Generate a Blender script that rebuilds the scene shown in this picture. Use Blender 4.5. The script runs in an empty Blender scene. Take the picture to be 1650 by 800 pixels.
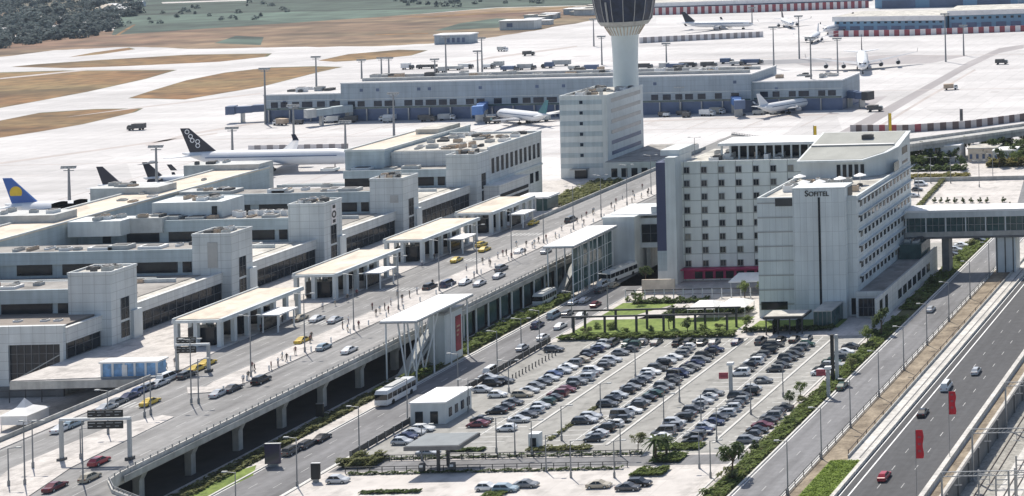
import bpy, bmesh, math, random
from mathutils import Vector, Matrix
R = math.radians
rnd = random.Random(7)
scene = bpy.context.scene
col = scene.collection
# ------------------------------------------------------------------ camera (100 m up, level, shifted lens) and survey helpers
F, H, PX, PY, S = 2600.0, 100.0, 2210.0, -215.0, 0.022
def at(x, y, z=0.0):                      # ground point of a photo position, on the plane at height z
    u = (x-PX)-S*(y-PY); v = (y-PY)+S*(x-PX); Y = F*(H-z)/v
    return (u*Y/F, Y, z)
cam = bpy.data.cameras.new('camera'); camo = bpy.data.objects.new('camera', cam); col.objects.link(camo)
camo.location = (0, 0, H)
camo.rotation_euler = (Matrix.Rotation(R(90), 4, 'X') @ Matrix.Rotation(-math.atan(S), 4, 'Z')).to_euler()
cam.sensor_width = 36; cam.sensor_fit = 'HORIZONTAL'
cam.lens = F/1650*36*math.cos(math.atan(S))
cam.shift_x = (825-PX)/1650; cam.shift_y = -(400-PY)/1650
cam.clip_start = 1; cam.clip_end = 20000
scene.camera = camo
# ------------------------------------------------------------------ world, sun
SUN_EL, SUN_AZ = R(54), R(42)             # azimuth from +Y towards -X
w = bpy.data.worlds.new('World'); scene.world = w; w.use_nodes = True
nt = w.node_tree; bg = nt.nodes['Background']
sky = nt.nodes.new('ShaderNodeTexSky'); sky.sky_type = 'NISHITA'; sky.sun_disc = False
sky.sun_elevation = SUN_EL; sky.sun_rotation = -SUN_AZ; sky.air_density = 1.0; sky.dust_density = 1.5; sky.ozone_density = 1.0
nt.links.new(sky.outputs[0], bg.inputs[0]); bg.inputs[1].default_value = 0.12
sl = bpy.data.lights.new('sun', 'SUN'); so = bpy.data.objects.new('sun', sl); col.objects.link(so)
sl.energy = 5.0; sl.angle = R(0.53); sl.color = (1.0, 0.94, 0.85)
d = Vector((-math.sin(SUN_AZ)*math.cos(SUN_EL), math.cos(SUN_AZ)*math.cos(SUN_EL), math.sin(SUN_EL)))
so.rotation_euler = d.to_track_quat('Z', 'Y').to_euler(); so.location = (-300, 500, 600)
vs = scene.view_settings; vs.view_transform = 'Standard'; vs.look = 'None'; vs.gamma = 1; vs.use_curve_mapping = False
vs.exposure = 0.14
# ------------------------------------------------------------------ materials
M = {}
def mat(name, rgb, rough=0.8, var=0.15, scale=0.15, tint=None, streak=None, metal=0.0, spec=0.4, panel=None, obj=False, bump=0.0, fine=None, slab=None, stain=None, grime=0, patch=None):
    m = bpy.data.materials.new(name); m.use_nodes = True; n = m.node_tree.nodes; l = m.node_tree.links
    b = n['Principled BSDF']; b.inputs['Roughness'].default_value = rough; b.inputs['Metallic'].default_value = metal
    b.inputs['Specular IOR Level'].default_value = spec
    if obj:
        tc = n.new('ShaderNodeTexCoord'); pos = tc.outputs['Object']
    else:
        g = n.new('ShaderNodeNewGeometry'); pos = g.outputs['Position']
    vec = pos
    if streak:
        mp = n.new('ShaderNodeMapping'); mp.inputs['Scale'].default_value = streak; l.new(pos, mp.inputs[0]); vec = mp.outputs[0]
    no = n.new('ShaderNodeTexNoise'); no.inputs['Scale'].default_value = scale; no.inputs['Detail'].default_value = 6; no.inputs['Roughness'].default_value = 0.62
    l.new(vec, no.inputs['Vector'])
    cr = n.new('ShaderNodeValToRGB'); e = cr.color_ramp.elements
    e[0].position = 0.3; e[1].position = 0.7
    t = tint or rgb
    e[0].color = tuple(max(0, c*(1-var)) for c in rgb)+(1,); e[1].color = tuple(min(1, c*(1+var)) for c in t)+(1,)
    l.new(no.outputs['Fac'], cr.inputs[0]); out = cr.outputs[0]
    if fine:                                # (scale, amount): a second, finer mottling
        n2 = n.new('ShaderNodeTexNoise'); n2.inputs['Scale'].default_value = fine[0]; n2.inputs['Detail'].default_value = 3; l.new(pos, n2.inputs['Vector'])
        mr = n.new('ShaderNodeMapRange'); mr.inputs[1].default_value = .3; mr.inputs[2].default_value = .7; mr.inputs[3].default_value = 1-fine[1]; mr.inputs[4].default_value = 1+fine[1]
        l.new(n2.outputs['Fac'], mr.inputs[0])
        mx = n.new('ShaderNodeMix'); mx.data_type = 'RGBA'; mx.blend_type = 'MULTIPLY'; mx.inputs[0].default_value = 1
        l.new(out, mx.inputs[6]); l.new(mr.outputs[0], mx.inputs[7]); out = mx.outputs[2]
    def mul(a_, b_):
        x_ = n.new('ShaderNodeMix'); x_.data_type = 'RGBA'; x_.blend_type = 'MULTIPLY'; x_.inputs[0].default_value = 1
        l.new(a_, x_.inputs[6]); l.new(b_, x_.inputs[7]); return x_.outputs[2]
    def field(sc, stretch, lo, hi, p0=.35, p1=.65, det=4):
        m_ = n.new('ShaderNodeMapping'); m_.inputs['Scale'].default_value = stretch; l.new(pos, m_.inputs[0])
        q_ = n.new('ShaderNodeTexNoise'); q_.inputs['Scale'].default_value = sc; q_.inputs['Detail'].default_value = det; l.new(m_.outputs[0], q_.inputs['Vector'])
        r_ = n.new('ShaderNodeMapRange'); r_.inputs[1].default_value = p0; r_.inputs[2].default_value = p1; r_.inputs[3].default_value = lo; r_.inputs[4].default_value = hi
        l.new(q_.outputs['Fac'], r_.inputs[0]); return r_.outputs[0]
    if stain: out = mul(out, field(stain[0], stain[1], 1-stain[2], 1, stain[3] if len(stain) > 3 else .30, .48))
    if grime: out = mul(out, field(.9, (1, 1, .07), 1-grime, 1+grime*.4)); out = mul(out, field(.12, (1, 1, 1), 1-grime*.8, 1+grime*.4))
    if patch:
        v_ = n.new('ShaderNodeTexVoronoi'); v_.inputs['Scale'].default_value = patch[0]; mp_ = n.new('ShaderNodeMapping'); mp_.inputs['Scale'].default_value = patch[2]; l.new(pos, mp_.inputs[0]); l.new(mp_.outputs[0], v_.inputs['Vector'])
        sp_ = n.new('ShaderNodeSeparateColor'); l.new(v_.outputs['Color'], sp_.inputs[0]); r_ = n.new('ShaderNodeMapRange'); r_.inputs[3].default_value = 1-patch[1]; r_.inputs[4].default_value = 1+patch[1]*.5; l.new(sp_.outputs[0], r_.inputs[0]); out = mul(out, r_.outputs[0])
    if slab:
        br = n.new('ShaderNodeTexBrick'); br.offset = 0; br.inputs['Scale'].default_value = 1; br.inputs['Brick Width'].default_value = slab[0]; br.inputs['Row Height'].default_value = slab[0]; br.inputs['Mortar Size'].default_value = slab[1]
        br.inputs['Color1'].default_value = (1, 1, 1, 1); br.inputs['Color2'].default_value = (slab[3],)*3+(1,); br.inputs['Mortar'].default_value = (slab[2],)*3+(1,); l.new(pos, br.inputs['Vector']); out = mul(out, br.outputs['Color'])
    if panel:                               # (width, height, joint, darkness): cladding joints, laid along x+y and z
        sx = n.new('ShaderNodeSeparateXYZ'); l.new(pos, sx.inputs[0])
        ad = n.new('ShaderNodeMath'); l.new(sx.outputs[0], ad.inputs[0]); l.new(sx.outputs[1], ad.inputs[1])
        cb = n.new('ShaderNodeCombineXYZ'); l.new(ad.outputs[0], cb.inputs[0]); l.new(sx.outputs[2], cb.inputs[1])
        br = n.new('ShaderNodeTexBrick'); br.offset = 0; br.inputs['Scale'].default_value = 1
        br.inputs['Brick Width'].default_value = panel[0]; br.inputs['Row Height'].default_value = panel[1]; br.inputs['Mortar Size'].default_value = panel[2]
        br.inputs['Mortar Smooth'].default_value = 0.3
        k = panel[3]
        br.inputs['Color1'].default_value = (1, 1, 1, 1); br.inputs['Color2'].default_value = (.93, .94, .95, 1); br.inputs['Mortar'].default_value = (k, k, k, 1)
        l.new(cb.outputs[0], br.inputs['Vector'])
        mx = n.new('ShaderNodeMix'); mx.data_type = 'RGBA'; mx.blend_type = 'MULTIPLY'; mx.inputs[0].default_value = 1
        l.new(out, mx.inputs[6]); l.new(br.outputs['Color'], mx.inputs[7]); out = mx.outputs[2]
    l.new(out, b.inputs['Base Color'])
    if bump:
        bp = n.new('ShaderNodeBump'); bp.inputs['Strength'].default_value = bump; bp.inputs['Distance'].default_value = .3
        l.new(no.outputs['Fac'], bp.inputs['Height']); l.new(bp.outputs[0], b.inputs['Normal'])
    M[name] = m; return m
mat('apron', (.50, .485, .48), .9, .10, .02, (.575, .56, .55), streak=(.25, 1.6, 1), fine=(.25, .05), slab=(7.5, .12, .72, .95), stain=(.02, (.3, 1.7, 1), .26, .22), patch=(.03, .09, (1, .6, 1)))
mat('apron_dark', (.33, .31, .31), .9, .2, .05, streak=(1, .2, 1))
mat('apron_worn', (.44, .42, .41), .9, .15, .1)
mat('apron_grey', (.24, .24, .25), .9, .15, .05)
mat('taxi_mark', (.42, .38, .36), .9, .15, .06)
mat('dry_grass', (.235, .105, .036), .95, .22, .014, (.185, .135, .06), streak=(.45, 1.5, 1), fine=(.12, .38), stain=(.022, (.5, 1.6, 1), .45, .36), patch=(.012, .18, (.5, 1.6, 1)))
mat('dry_field', (.235, .120, .082), .95, .28, .009, (.20, .160, .095), streak=(.3, 1.3, 1), fine=(.045, .42), stain=(.016, (.4, 2.0, 1), .45, .38), patch=(.008, .22, (.4, 1.4, 1)))
mat('olive_edge', (.10, .10, .045), .95, .3, .08)
mat('green_field', (.042, .075, .062), .95, .4, .006, (.075, .11, .085), streak=(.3, 1.5, 1), fine=(.04, .42), stain=(.012, (.25, 2.4, 1), .5, .38), patch=(.006, .35, (.35, 1.5, 1)))
mat('far_ground', (.06, .075, .055), .95, .4, .008, (.14, .12, .085))
mat('earth', (.18, .14, .10), .95, .35, .25, (.27, .225, .165), fine=(1.5, .2))
mat('lawn', (.12, .18, .035), .95, .3, .25, (.16, .21, .05), fine=(1.2, .25))
mat('asphalt', (.185, .185, .19), .9, .20, .35, streak=(1.4, .035, 1), fine=(.8, .10), patch=(.07, .12, (1, .35, 1)), stain=(.2, (1, .25, 1), .25, .30))
mat('deck_asphalt', (.235, .232, .228), .9, .19, .35, streak=(1.4, .035, 1), fine=(.7, .10), patch=(.07, .12, (1, .35, 1)), stain=(.22, (1, .3, 1), .25, .30))
mat('underdeck_shade', (.055, .055, .055), .95, .2, .3)  # near-black: shade beneath the viaduct deck put into the ground colour
mat('highway', (.072, .073, .077), .85, .22, .3, streak=(1.5, .02, 1), fine=(.7, .12), patch=(.05, .15, (1, .25, 1)))
mat('lot', (.305, .30, .28), .9, .13, .12, fine=(.6, .1), stain=(.45, (1, 1, 1), .3, .30), patch=(.06, .10, (1, .5, 1)))
mat('lot_pale', (.54, .51, .48), .9, .10, .1, fine=(.5, .06), stain=(.25, (1, 1, 1), .22, .32), slab=(6, .06, .85, .97))
mat('pavement', (.51, .48, .45), .9, .12, .3, fine=(1.2, .1), slab=(3, .07, .82, .94), stain=(.3, (1, 1, 1), .2, .30))
mat('kerb', (.55, .54, .51), .85, .12, .5)
mat('paint', (.78, .78, .76), .7, .15, .6)
mat('paint_worn', (.42, .42, .41), .8, .25, .5)
mat('yellow_paint', (.65, .45, .08), .7, .15, .6)
mat('concrete', (.42, .42, .40), .9, .15, .2, fine=(1, .08), grime=.18)
mat('pale_concrete', (.58, .56, .52), .85, .14, .25, fine=(1, .08), grime=.14, slab=(5, .08, .75, .95))
mat('dark_concrete', (.16, .16, .16), .9, .25, .3)
mat('clad', (.60, .63, .63), .55, .05, .2, panel=(2.4, 1.8, .045, .60), grime=.10)
mat('clad_warm', (.67, .675, .655), .55, .05, .2, panel=(2.4, 1.2, .045, .66), grime=.10)
mat('clad_plain', (.60, .635, .635), .55, .06, .25, grime=.09)
mat('clad_blue', (.42, .49, .52), .5, .06, .12, panel=(6, 1.3, .035, .75), grime=.12)
mat('hotel_wall', (.70, .725, .70), .6, .05, .15, panel=(4.34, 3.34, .09, .38), grime=.08)
mat('hotel_plain', (.69, .725, .72), .5, .05, .15, panel=(1.45, 3.3, .04, .66), grime=.08)
mat('hotel_purple', (.055, .065, .13), .4, .08, .3)
mat('hotel_red', (.38, .035, .11), .6, .3, .6)
mat('roof_beige', (.60, .52, .42), .9, .08, .2, (.66, .58, .48), fine=(.8, .06), stain=(.22, (1, .6, 1), .25, .30))
mat('roof_grey', (.30, .285, .265), .9, .22, .15, fine=(.8, .12), stain=(.25, (1, 1, 1), .35, .32), patch=(.12, .15, (1, 1, 1)))
mat('roof_brown', (.24, .21, .185), .9, .16, .15, fine=(.8, .1))
mat('slate_roof', (.22, .24, .25), .8, .12, .4)
mat('roof_green', (.36, .365, .335), .9, .12, .2)
mat('roof_pale', (.52, .50, .45), .9, .16, .2, fine=(.7, .12), stain=(.25, (1, 1, 1), .32, .32), patch=(.12, .12, (1, 1, 1)))
mat('white_roof', (.78, .78, .77), .6, .05, .3, stain=(.35, (1, .4, 1), .14, .30))
mat('metal', (.36, .37, .38), .45, .1, .5, metal=.6)
mat('pole', (.24, .25, .26), .5, .1, .5, metal=.3)
mat('dark_metal', (.05, .052, .055), .5, .2, .5)
mat('steel_white', (.68, .70, .70), .5, .05, .5)
mat('unit_grey', (.44, .45, .44), .7, .2, .4)
mat('unit_dark', (.09, .09, .09), .7, .3, .5)
mat('unit_tan', (.46, .36, .27), .8, .2, .5)
mat('glass', (.012, .017, .023), .12, .5, .35, spec=.28)
mat('glass_blue', (.016, .026, .045), .12, .5, .35, spec=.28)
mat('glass_green', (.05, .095, .095), .12, .4, .3, spec=.6)
mat('shade_and_intake', (.03, .032, .035), .7, .3, .3)  # near-black: shadow painted below the hotel sun shades; also engine intakes
mat('window_frame', (.13, .135, .14), .5, .1, .5)
mat('tower_glass', (.020, .030, .058), .3, .6, .35, spec=.25)
mat('tower_shaft', (.60, .66, .66), .5, .04, .3)
mat('sat_wall', (.34, .40, .45), .55, .06, .05, panel=(9, 2.4, .07, .72), grime=.12)
mat('sat_blue', (.09, .13, .22), .4, .3, .08)
mat('hangar_blue', (.17, .32, .46), .5, .15, .03, panel=(9, 4, .1, .8))
mat('bridge_blue', (.10, .22, .50), .5, .15, .2)
mat('kiosk_blue', (.16, .34, .58), .3, .45, .6)
mat('barrier_red', (.30, .07, .085), .7, .15, .3)
mat('barrier_white', (.72, .68, .67), .7, .08, .3)
mat('barrier_dark', (.13, .095, .09), .7, .2, .3)
mat('barrier_pale', (.48, .45, .44), .7, .1, .3)
mat('barrier_grey', (.30, .27, .27), .7, .15, .3)
mat('red', (.50, .015, .03), .5, .15, .6)
mat('poster_red', (.26, .03, .045), .5, .5, .5)
mat('sign_pink', (.42, .09, .11), .6, .2, .5)
mat('yellow', (.62, .42, .02), .5, .1, .6)
mat('sign_dark', (.022, .024, .024), .5, .3, .6)
mat('ballast', (.30, .29, .26), .95, .25, .5, fine=(2, .2))
mat('rail', (.12, .09, .075), .5, .2, .5)
mat('trunk', (.10, .07, .045), .9, .3, 1.0, obj=True)
def leafmat(name, a, b, sc=.8):
    m = mat(name, a, .75, .35, sc, b, spec=.2)
    n = m.node_tree.nodes; l = m.node_tree.links; pb = n['Principled BSDF']; src = pb.inputs['Base Color'].links[0].from_socket
    tb = n.new('ShaderNodeBsdfTranslucent'); l.new(src, tb.inputs[0]); ms = n.new('ShaderNodeMixShader'); ms.inputs[0].default_value = .42
    l.new(pb.outputs[0], ms.inputs[1]); l.new(tb.outputs[0], ms.inputs[2]); l.new(ms.outputs[0], n['Material Output'].inputs[0])
    return m
leafmat('leaf', (.11, .15, .045), (.19, .24, .08))
leafmat('leaf_bright', (.17, .25, .04), (.25, .33, .08))
leafmat('leaf_dark', (.06, .09, .038), (.11, .15, .055))
leafmat('leaf_olive', (.14, .155, .065), (.22, .23, .11))
leafmat('leaf_yellow', (.20, .19, .06), (.30, .27, .12))
leafmat('leaf_far_hazed', (.052, .082, .092), (.12, .15, .15), .03)  # blue-green tint paints distance haze into the far foliage
gr = mat('glass_room', (.018, .024, .030), .1, .5, .35, spec=.35); gn = gr.node_tree.nodes; oi = gn.new('ShaderNodeObjectInfo'); gc = gn.new('ShaderNodeValToRGB'); gc.color_ramp.interpolation = 'CONSTANT'
ge = gc.color_ramp.elements; ge[0].color = (.014, .018, .024, 1); ge[1].position = .62; ge[1].color = (.035, .042, .05, 1); e3 = ge.new(.84); e3.color = (.11, .11, .105, 1); e4 = ge.new(.95); e4.color = (.26, .25, .22, 1)
gr.node_tree.links.new(oi.outputs['Random'], gc.inputs[0]); gr.node_tree.links.new(gc.outputs[0], gn['Principled BSDF'].inputs['Base Color'])
for nm, c in dict(white=(.74, .75, .75), silver=(.46, .48, .50), grey=(.20, .21, .22), dark_grey=(.07, .073, .078), black=(.013, .013, .015), dark_blue=(.022, .032, .085), blue=(.06, .09, .19), light_blue=(.30, .38, .43), maroon=(.13, .02, .03), red=(.36, .025, .04), dark_green=(.02, .06, .045), beige=(.42, .37, .28), yellow=(.62, .44, .05), purple=(.05, .04, .09)).items():
    mm = mat('car_'+nm, c, .28, .03, 1, spec=.5, obj=True); mm.node_tree.nodes['Principled BSDF'].inputs['Coat Weight'].default_value = .5
mat('tyre', (.012, .012, .012), .85, .2, 3, obj=True)
mat('car_glass', (.012, .015, .018), .07, .2, 2, spec=.6, obj=True)
mat('lamp_glass', (.70, .70, .66), .2, .1, 2, obj=True)
mat('tail_red', (.30, .01, .01), .3, .1, 2, obj=True)
mat('skin', (.45, .28, .20), .6, .05, 2, obj=True); mat('hair', (.03, .02, .015), .7, .1, 2, obj=True)
mat('plane_white', (.74, .75, .76), .3, .04, .3, obj=True); mat('plane_grey', (.32, .33, .35), .4, .08, .3, obj=True)
mat('tail_blue', (.025, .10, .34), .35, .05, .3, obj=True); mat('tail_navy', (.012, .014, .028), .35, .15, .3, obj=True)
mat('tail_teal', (.03, .17, .20), .35, .15, .3, obj=True)
# ------------------------------------------------------------------ mesh builder
ORG = {}                                    # object -> world position of its origin
class MB:
    def __init__(s): s.v = []; s.f = []; s.m = []
    def add(s, vs, fs, m=0):
        o = len(s.v); s.v += [tuple(p) for p in vs]; s.f += [tuple(i+o for i in f) for f in fs]; s.m += [m]*len(fs)
    def box(s, x0, x1, y0, y1, z0, z1, m=0, rz=0, c=None):
        vs = [(x, y, z) for z in (z0, z1) for x, y in ((x0, y0), (x1, y0), (x1, y1), (x0, y1))]
        if rz:
            cx, cy = c or ((x0+x1)/2, (y0+y1)/2); cc, ss = math.cos(rz), math.sin(rz)
            vs = [(cx+(x-cx)*cc-(y-cy)*ss, cy+(x-cx)*ss+(y-cy)*cc, z) for x, y, z in vs]
        s.add(vs, [(0, 3, 2, 1), (4, 5, 6, 7), (0, 1, 5, 4), (1, 2, 6, 5), (2, 3, 7, 6), (3, 0, 4, 7)], m); return s
    def prism(s, pts, z0, z1, m=0):
        n = len(pts); a = [(p[0], p[1], z0) for p in pts]+[(p[0], p[1], z1) for p in pts]
        s.add(a, [tuple(range(n-1, -1, -1)), tuple(range(n, 2*n))]+[(i, (i+1) % n, n+(i+1) % n, n+i) for i in range(n)], m); return s
    def hull(s, a, b, m=0):                 # two polygons with the same count joined into a solid
        n = len(a); s.add(list(a)+list(b), [tuple(range(n-1, -1, -1)), tuple(range(n, 2*n))]+[(i, (i+1) % n, n+(i+1) % n, n+i) for i in range(n)], m); return s
    def tube(s, p, q, r, n=6, m=0, r2=None):
        p = Vector(p); q = Vector(q); dd = (q-p).normalized(); a = dd.orthogonal().normalized(); b = dd.cross(a); r2 = r if r2 is None else r2
        A = [p+(a*math.cos(t)+b*math.sin(t))*r for t in [2*math.pi*i/n for i in range(n)]]
        B = [q+(a*math.cos(t)+b*math.sin(t))*r2 for t in [2*math.pi*i/n for i in range(n)]]
        return s.hull(A, B, m)
    def lathe(s, prof, cx=0, cy=0, n=24, m=0):
        k = len(prof); vs = [(cx+r*math.cos(2*math.pi*i/n), cy+r*math.sin(2*math.pi*i/n), z) for r, z in prof for i in range(n)]
        fs = [(j*n+i, j*n+(i+1) % n, (j+1)*n+(i+1) % n, (j+1)*n+i) for j in range(k-1) for i in range(n)]
        fs += [tuple(range(n-1, -1, -1)), tuple(range((k-1)*n, k*n))]; s.add(vs, fs, m); return s
    def poly(s, pts, m=0): s.add(pts, [tuple(range(len(pts)))], m); return s
    def build(s, name, mats, parent=None, smooth=False, link=True):
        me = bpy.data.meshes.new(name); o = bpy.data.objects.new(name, me)
        org = ORG.get(parent.name, Vector()) if parent else Vector()
        me.from_pydata([Vector(p)-org for p in s.v], [], s.f); me.validate()
        for i in (mats if isinstance(mats, (list, tuple)) else [mats]): me.materials.append(M[i] if isinstance(i, str) else i)
        if len(me.polygons) == len(s.m): me.polygons.foreach_set('material_index', s.m)
        bm = bmesh.new(); bm.from_mesh(me); bmesh.ops.recalc_face_normals(bm, faces=bm.faces); bm.to_mesh(me); bm.free()
        if smooth: me.shade_smooth()
        col.objects.link(o); ORG[o.name] = org
        if parent: o.parent = parent
        return o
def tag(o, label=None, cat=None, group=None, kind=None):
    if label: o['label'] = label
    if cat: o['category'] = cat
    if group: o['group'] = group
    if kind: o['kind'] = kind
    return o
def thing(name, label, cat, loc=(0, 0, 0), group=None):
    o = bpy.data.objects.new(name, None); o.empty_display_size = .5; col.objects.link(o); o.location = loc; ORG[o.name] = Vector(loc)
    return tag(o, label, cat, group)
def struct(name, mb, m): return tag(mb.build(name, m), kind='structure')
def copy_tree(o, parent=None):
    c = o.copy(); col.objects.link(c)
    if parent: c.parent = parent
    for ch in list(o.children): copy_tree(ch, c)
    return c
USED = set()
def place(proto, loc, rz=0, label=None, group=None, paint=None, s=None):    # first use moves the prototype itself
    if proto.name in USED: o = copy_tree(proto)
    else: o = proto; USED.add(proto.name)
    o.location = loc; o.rotation_euler = (0, 0, rz)
    if s: o.scale = (s, s, s) if not isinstance(s, tuple) else s
    if label: o['label'] = label
    if group: o['group'] = group
    if paint:
        for ch in o.children:
            if ch.name.split('.')[0] == 'body': ch.material_slots[0].link = 'OBJECT'; ch.material_slots[0].material = M['car_'+paint]
    return o
def ordn(k): return {1: 'first', 2: 'second', 3: 'third'}.get(k, '%d%s' % (k, 'th' if 10 < k % 100 < 20 else {1: 'st', 2: 'nd', 3: 'rd'}.get(k % 10, 'th')))

# ================================================================== GROUND
def sheet(name, polys, z, m, holes=None):
    b = MB()
    for p in polys: b.poly([(q[0], q[1], z) for q in p])
    return struct(name, b, m)
def rect(x0, x1, y0, y1): return [(x0, y0), (x1, y0), (x1, y1), (x0, y1)]
def pxpoly(pts, z=0): return [at(x, y, z)[:2] for x, y in pts]
def wobble(pts, amp, k=5, seed=1):            # soft natural outline between surveyed corners
    r = random.Random(seed); out = []
    for i, p in enumerate(pts):
        q = pts[(i+1) % len(pts)]
        for j in range(k):
            t = j/k; out.append((p[0]+(q[0]-p[0])*t+(r.uniform(-amp, amp) if j else 0), p[1]+(q[1]-p[1])*t+(r.uniform(-amp, amp) if j else 0)))
    return out
sheet('ground', [rect(-7000, -71.2, -200, 7000), rect(-71.2, 7000, 700, 7000)], -0.02, 'far_ground')
sheet('apron', [rect(-1400, -236, 440, 1340), rect(-1400, -346, 200, 440), rect(-236, -71.2, 560, 1340)], -0.012, 'apron')
GY = -0.004
sheet('terminal_ground', [rect(-346, -203, 150, 440), rect(-300, -200, 440, 545)], GY, 'pavement')
# taxiway islands of dry grass
isl = [[(0, 195), (60, 183), (150, 177), (224, 176), (212, 182), (130, 201), (60, 213), (0, 222), (-80, 235), (-80, 205)],
       [(-60, 120), (0, 118), (100, 115), (278, 114), (230, 128), (140, 148), (60, 163), (0, 174), (-60, 186)],
       [(210, 158), (300, 160), (420, 140), (510, 117), (547, 109), (500, 108), (430, 110), (360, 118), (300, 130), (250, 145)],
       [(20, 108), (60, 104), (150, 98), (300, 89), (432, 87), (425, 92), (350, 100), (200, 107), (110, 110)],
       [(513, 98), (560, 88), (640, 81), (686, 82), (660, 90), (590, 97), (540, 100)],
       [(110, 92.5), (150, 85), (205, 77.5), (215, 80), (160, 88)]]
g = MB(); e = MB()
for k, p in enumerate(isl):
    w0 = pxpoly(p); g.poly([(x, y, .004) for x, y in w0])
    cx = sum(q[0] for q in w0)/len(w0); cy = sum(q[1] for q in w0)/len(w0)
    rr = random.Random(k)
    e.poly([(cx+(x-cx)*1.02, cy+(y-cy)*1.035+1, -.001) for x, y in w0])
struct('grass_verge', e, 'olive_edge'); struct('dry_grass_island', g, 'dry_grass')
dry = wobble(pxpoly([(-100, 106), (0, 92), (90, 81), (200, 76), (330, 79), (430, 77), (600, 75), (690, 71), (780, 62), (860, 50), (955, 33), (1000, 26), (985, 14), (955, 9), (800, 13), (690, 22), (600, 24), (420, 36), (180, 49), (105, 57), (0, 72), (-100, 88)]), 2.2, 6, 3)
sheet('dry_field', [dry], .001, 'dry_field')
sheet('dirt_track', [pxpoly([(185, 58), (200, 48), (215, 40), (219, 40), (205, 49), (191, 57)]), pxpoly([(605, 55.5), (690, 53.5), (690, 55), (605, 57)]), pxpoly([(640, 27), (700, 26), (950, 9), (950, 11), (700, 29)])], .006, 'dry_grass')
sheet('green_field', [pxpoly([(180, 57), (420, 40.5), (600, 28.5), (690, 21.5), (800, 12.5), (955, 8.5), (955, -60), (230, -60)]), pxpoly([(700, 50), (800, 45), (860, 32), (800, 30), (740, 38)]), pxpoly([(345, 70), (420, 73), (425, 60), (380, 58)])], .004, 'green_field')
sheet('field_road', [pxpoly([(260, 4), (350, 1), (400, 0), (400, 1.6), (350, 3), (262, 6)]), pxpoly([(140, 15), (175, 8), (178, 10), (143, 17)])], .008, 'pavement')
# darker taxi lanes and joints on the apron
tm = [pxpoly([(1340, 220), (1470, 150), (1560, 100), (1610, 78), (1650, 72), (1650, 78), (1610, 86), (1560, 110), (1480, 156), (1370, 222)]),
      pxpoly([(1270, 100), (1440, 88), (1560, 90), (1500, 102), (1300, 107)]), pxpoly([(1355, 160), (1430, 155), (1395, 178), (1350, 178)])]
sheet('taxi_lane', tm, .001, 'apron_dark')
sheet('taxi_line', [pxpoly([(232, 234), (300, 216), (420, 196), (420, 198.5), (300, 219), (240, 236)]), pxpoly([(0, 262), (120, 246), (350, 214), (350, 216), (120, 248.5), (0, 265)]), pxpoly([(730, 105), (790, 92), (930, 74), (930, 76), (790, 95)]), pxpoly([(1030, 195), (1350, 183), (1350, 184.5), (1030, 197)]), pxpoly([(1385, 222), (1490, 158), (1570, 112), (1573, 113), (1493, 160), (1390, 223)]),
       pxpoly([(0, 128), (0, 126), (140, 112), (280, 111), (280, 113), (140, 114)]), pxpoly([(100, 190), (230, 172), (420, 150), (420, 152), (230, 174)])], .005, 'taxi_mark')
sheet('service_road', [pxpoly([(1030, 108), (1200, 98), (1340, 94), (1340, 100), (1200, 106), (1030, 113)])], .003, 'apron_grey')
mk = [[(x-.35, 652), (x+.35, 652), (x+.35, 692), (x-.35, 692)] for x in range(-440, -232, 23)]
mk += [[(-470, 651), (-236, 651), (-236, 652), (-470, 652)], [(-640, 600), (-300, 598), (-300, 599), (-640, 601)], [(-460, 760), (-120, 752), (-120, 753.5), (-460, 761.5)], [(-430, 905), (-100, 890), (-100, 892), (-430, 907)]]
mk += [[(x-.35, 600), (x+.35, 600), (x+.35+14, 452), (x-.35+14, 452)] for x in range(-440, -350, 34)]
sheet('stand_line', mk, .006, 'taxi_mark')
ro = random.Random(8); sp_ = []
for x in range(-436, -232, 23):
    for k_ in range(3): cx_, cy_ = x+ro.uniform(-6, 6), ro.uniform(655, 690); sp_.append([(cx_+ro.uniform(.7, 1.3)*ro.uniform(1.2, 3.2)*math.cos(a_*.7), cy_+ro.uniform(.7, 1.3)*3*math.sin(a_*.7)) for a_ in range(9)])
for k_ in range(26): cx_, cy_ = ro.uniform(-620, -120), ro.uniform(560, 1000); w_, h_ = ro.uniform(4, 16), ro.uniform(3, 7.5); sp_.append([(cx_, cy_), (cx_+w_, cy_), (cx_+w_, cy_+h_), (cx_, cy_+h_)])
sheet('apron_patch', sp_, .0035, 'apron_worn')
# ---- land side
sheet('underdeck_shade_ground', [rect(-236.5, -202.6, 150, 560)], .002, 'underdeck_shade')  # dark sheet painting the viaduct's shade onto the ground
sheet('land_side_ground', [rect(-203, -71.2, 150, 445), rect(-240, -71.2, 445, 560.2)], -.006, 'pavement')
sheet('arrivals_road', [rect(-194.3, -182.2, 150, 400), [(-194.3, 400), (-182.2, 400), (-182.2, 428), (-200, 428), (-200, 410)]], .004, 'asphalt')
sheet('car_park', [rect(-181.2, -112.6, 282.2, 352.6)], .003, 'lot')
sheet('lower_car_park', [rect(-178, -113.5, 225, 274.6)], .004, 'lot_pale')
sheet('car_park_lane', [rect(-181.2, -106.5, 276.6, 281.4)], .007, 'asphalt')
sheet('hotel_forecourt', [rect(-181, -119, 386, 404), rect(-190, -181, 400, 430)], .004, 'pavement')
sheet('service_yard', [rect(-112, -107, 405, 470), rect(-125, -107, 412, 440)], .003, 'lot')
sheet('frontage_road', [rect(-106.5, -97.6, 150, 470), [(-106.5, 470), (-97.6, 470), (-97.6, 540), (-118, 540)]], .006, 'asphalt')
sheet('plaza', [pxpoly([(1466, 352), (1500, 316), (1560, 283), (1650, 276), (1700, 276), (1700, 352)])], .004, 'lot_pale')
sheet('dirt_strip', [rect(-97.2, -92.3, 150, 408)], .003, 'earth')
sheet('grass_patch', [rect(-95.2, -90.0, 225, 277)], .014, 'lawn')
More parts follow.
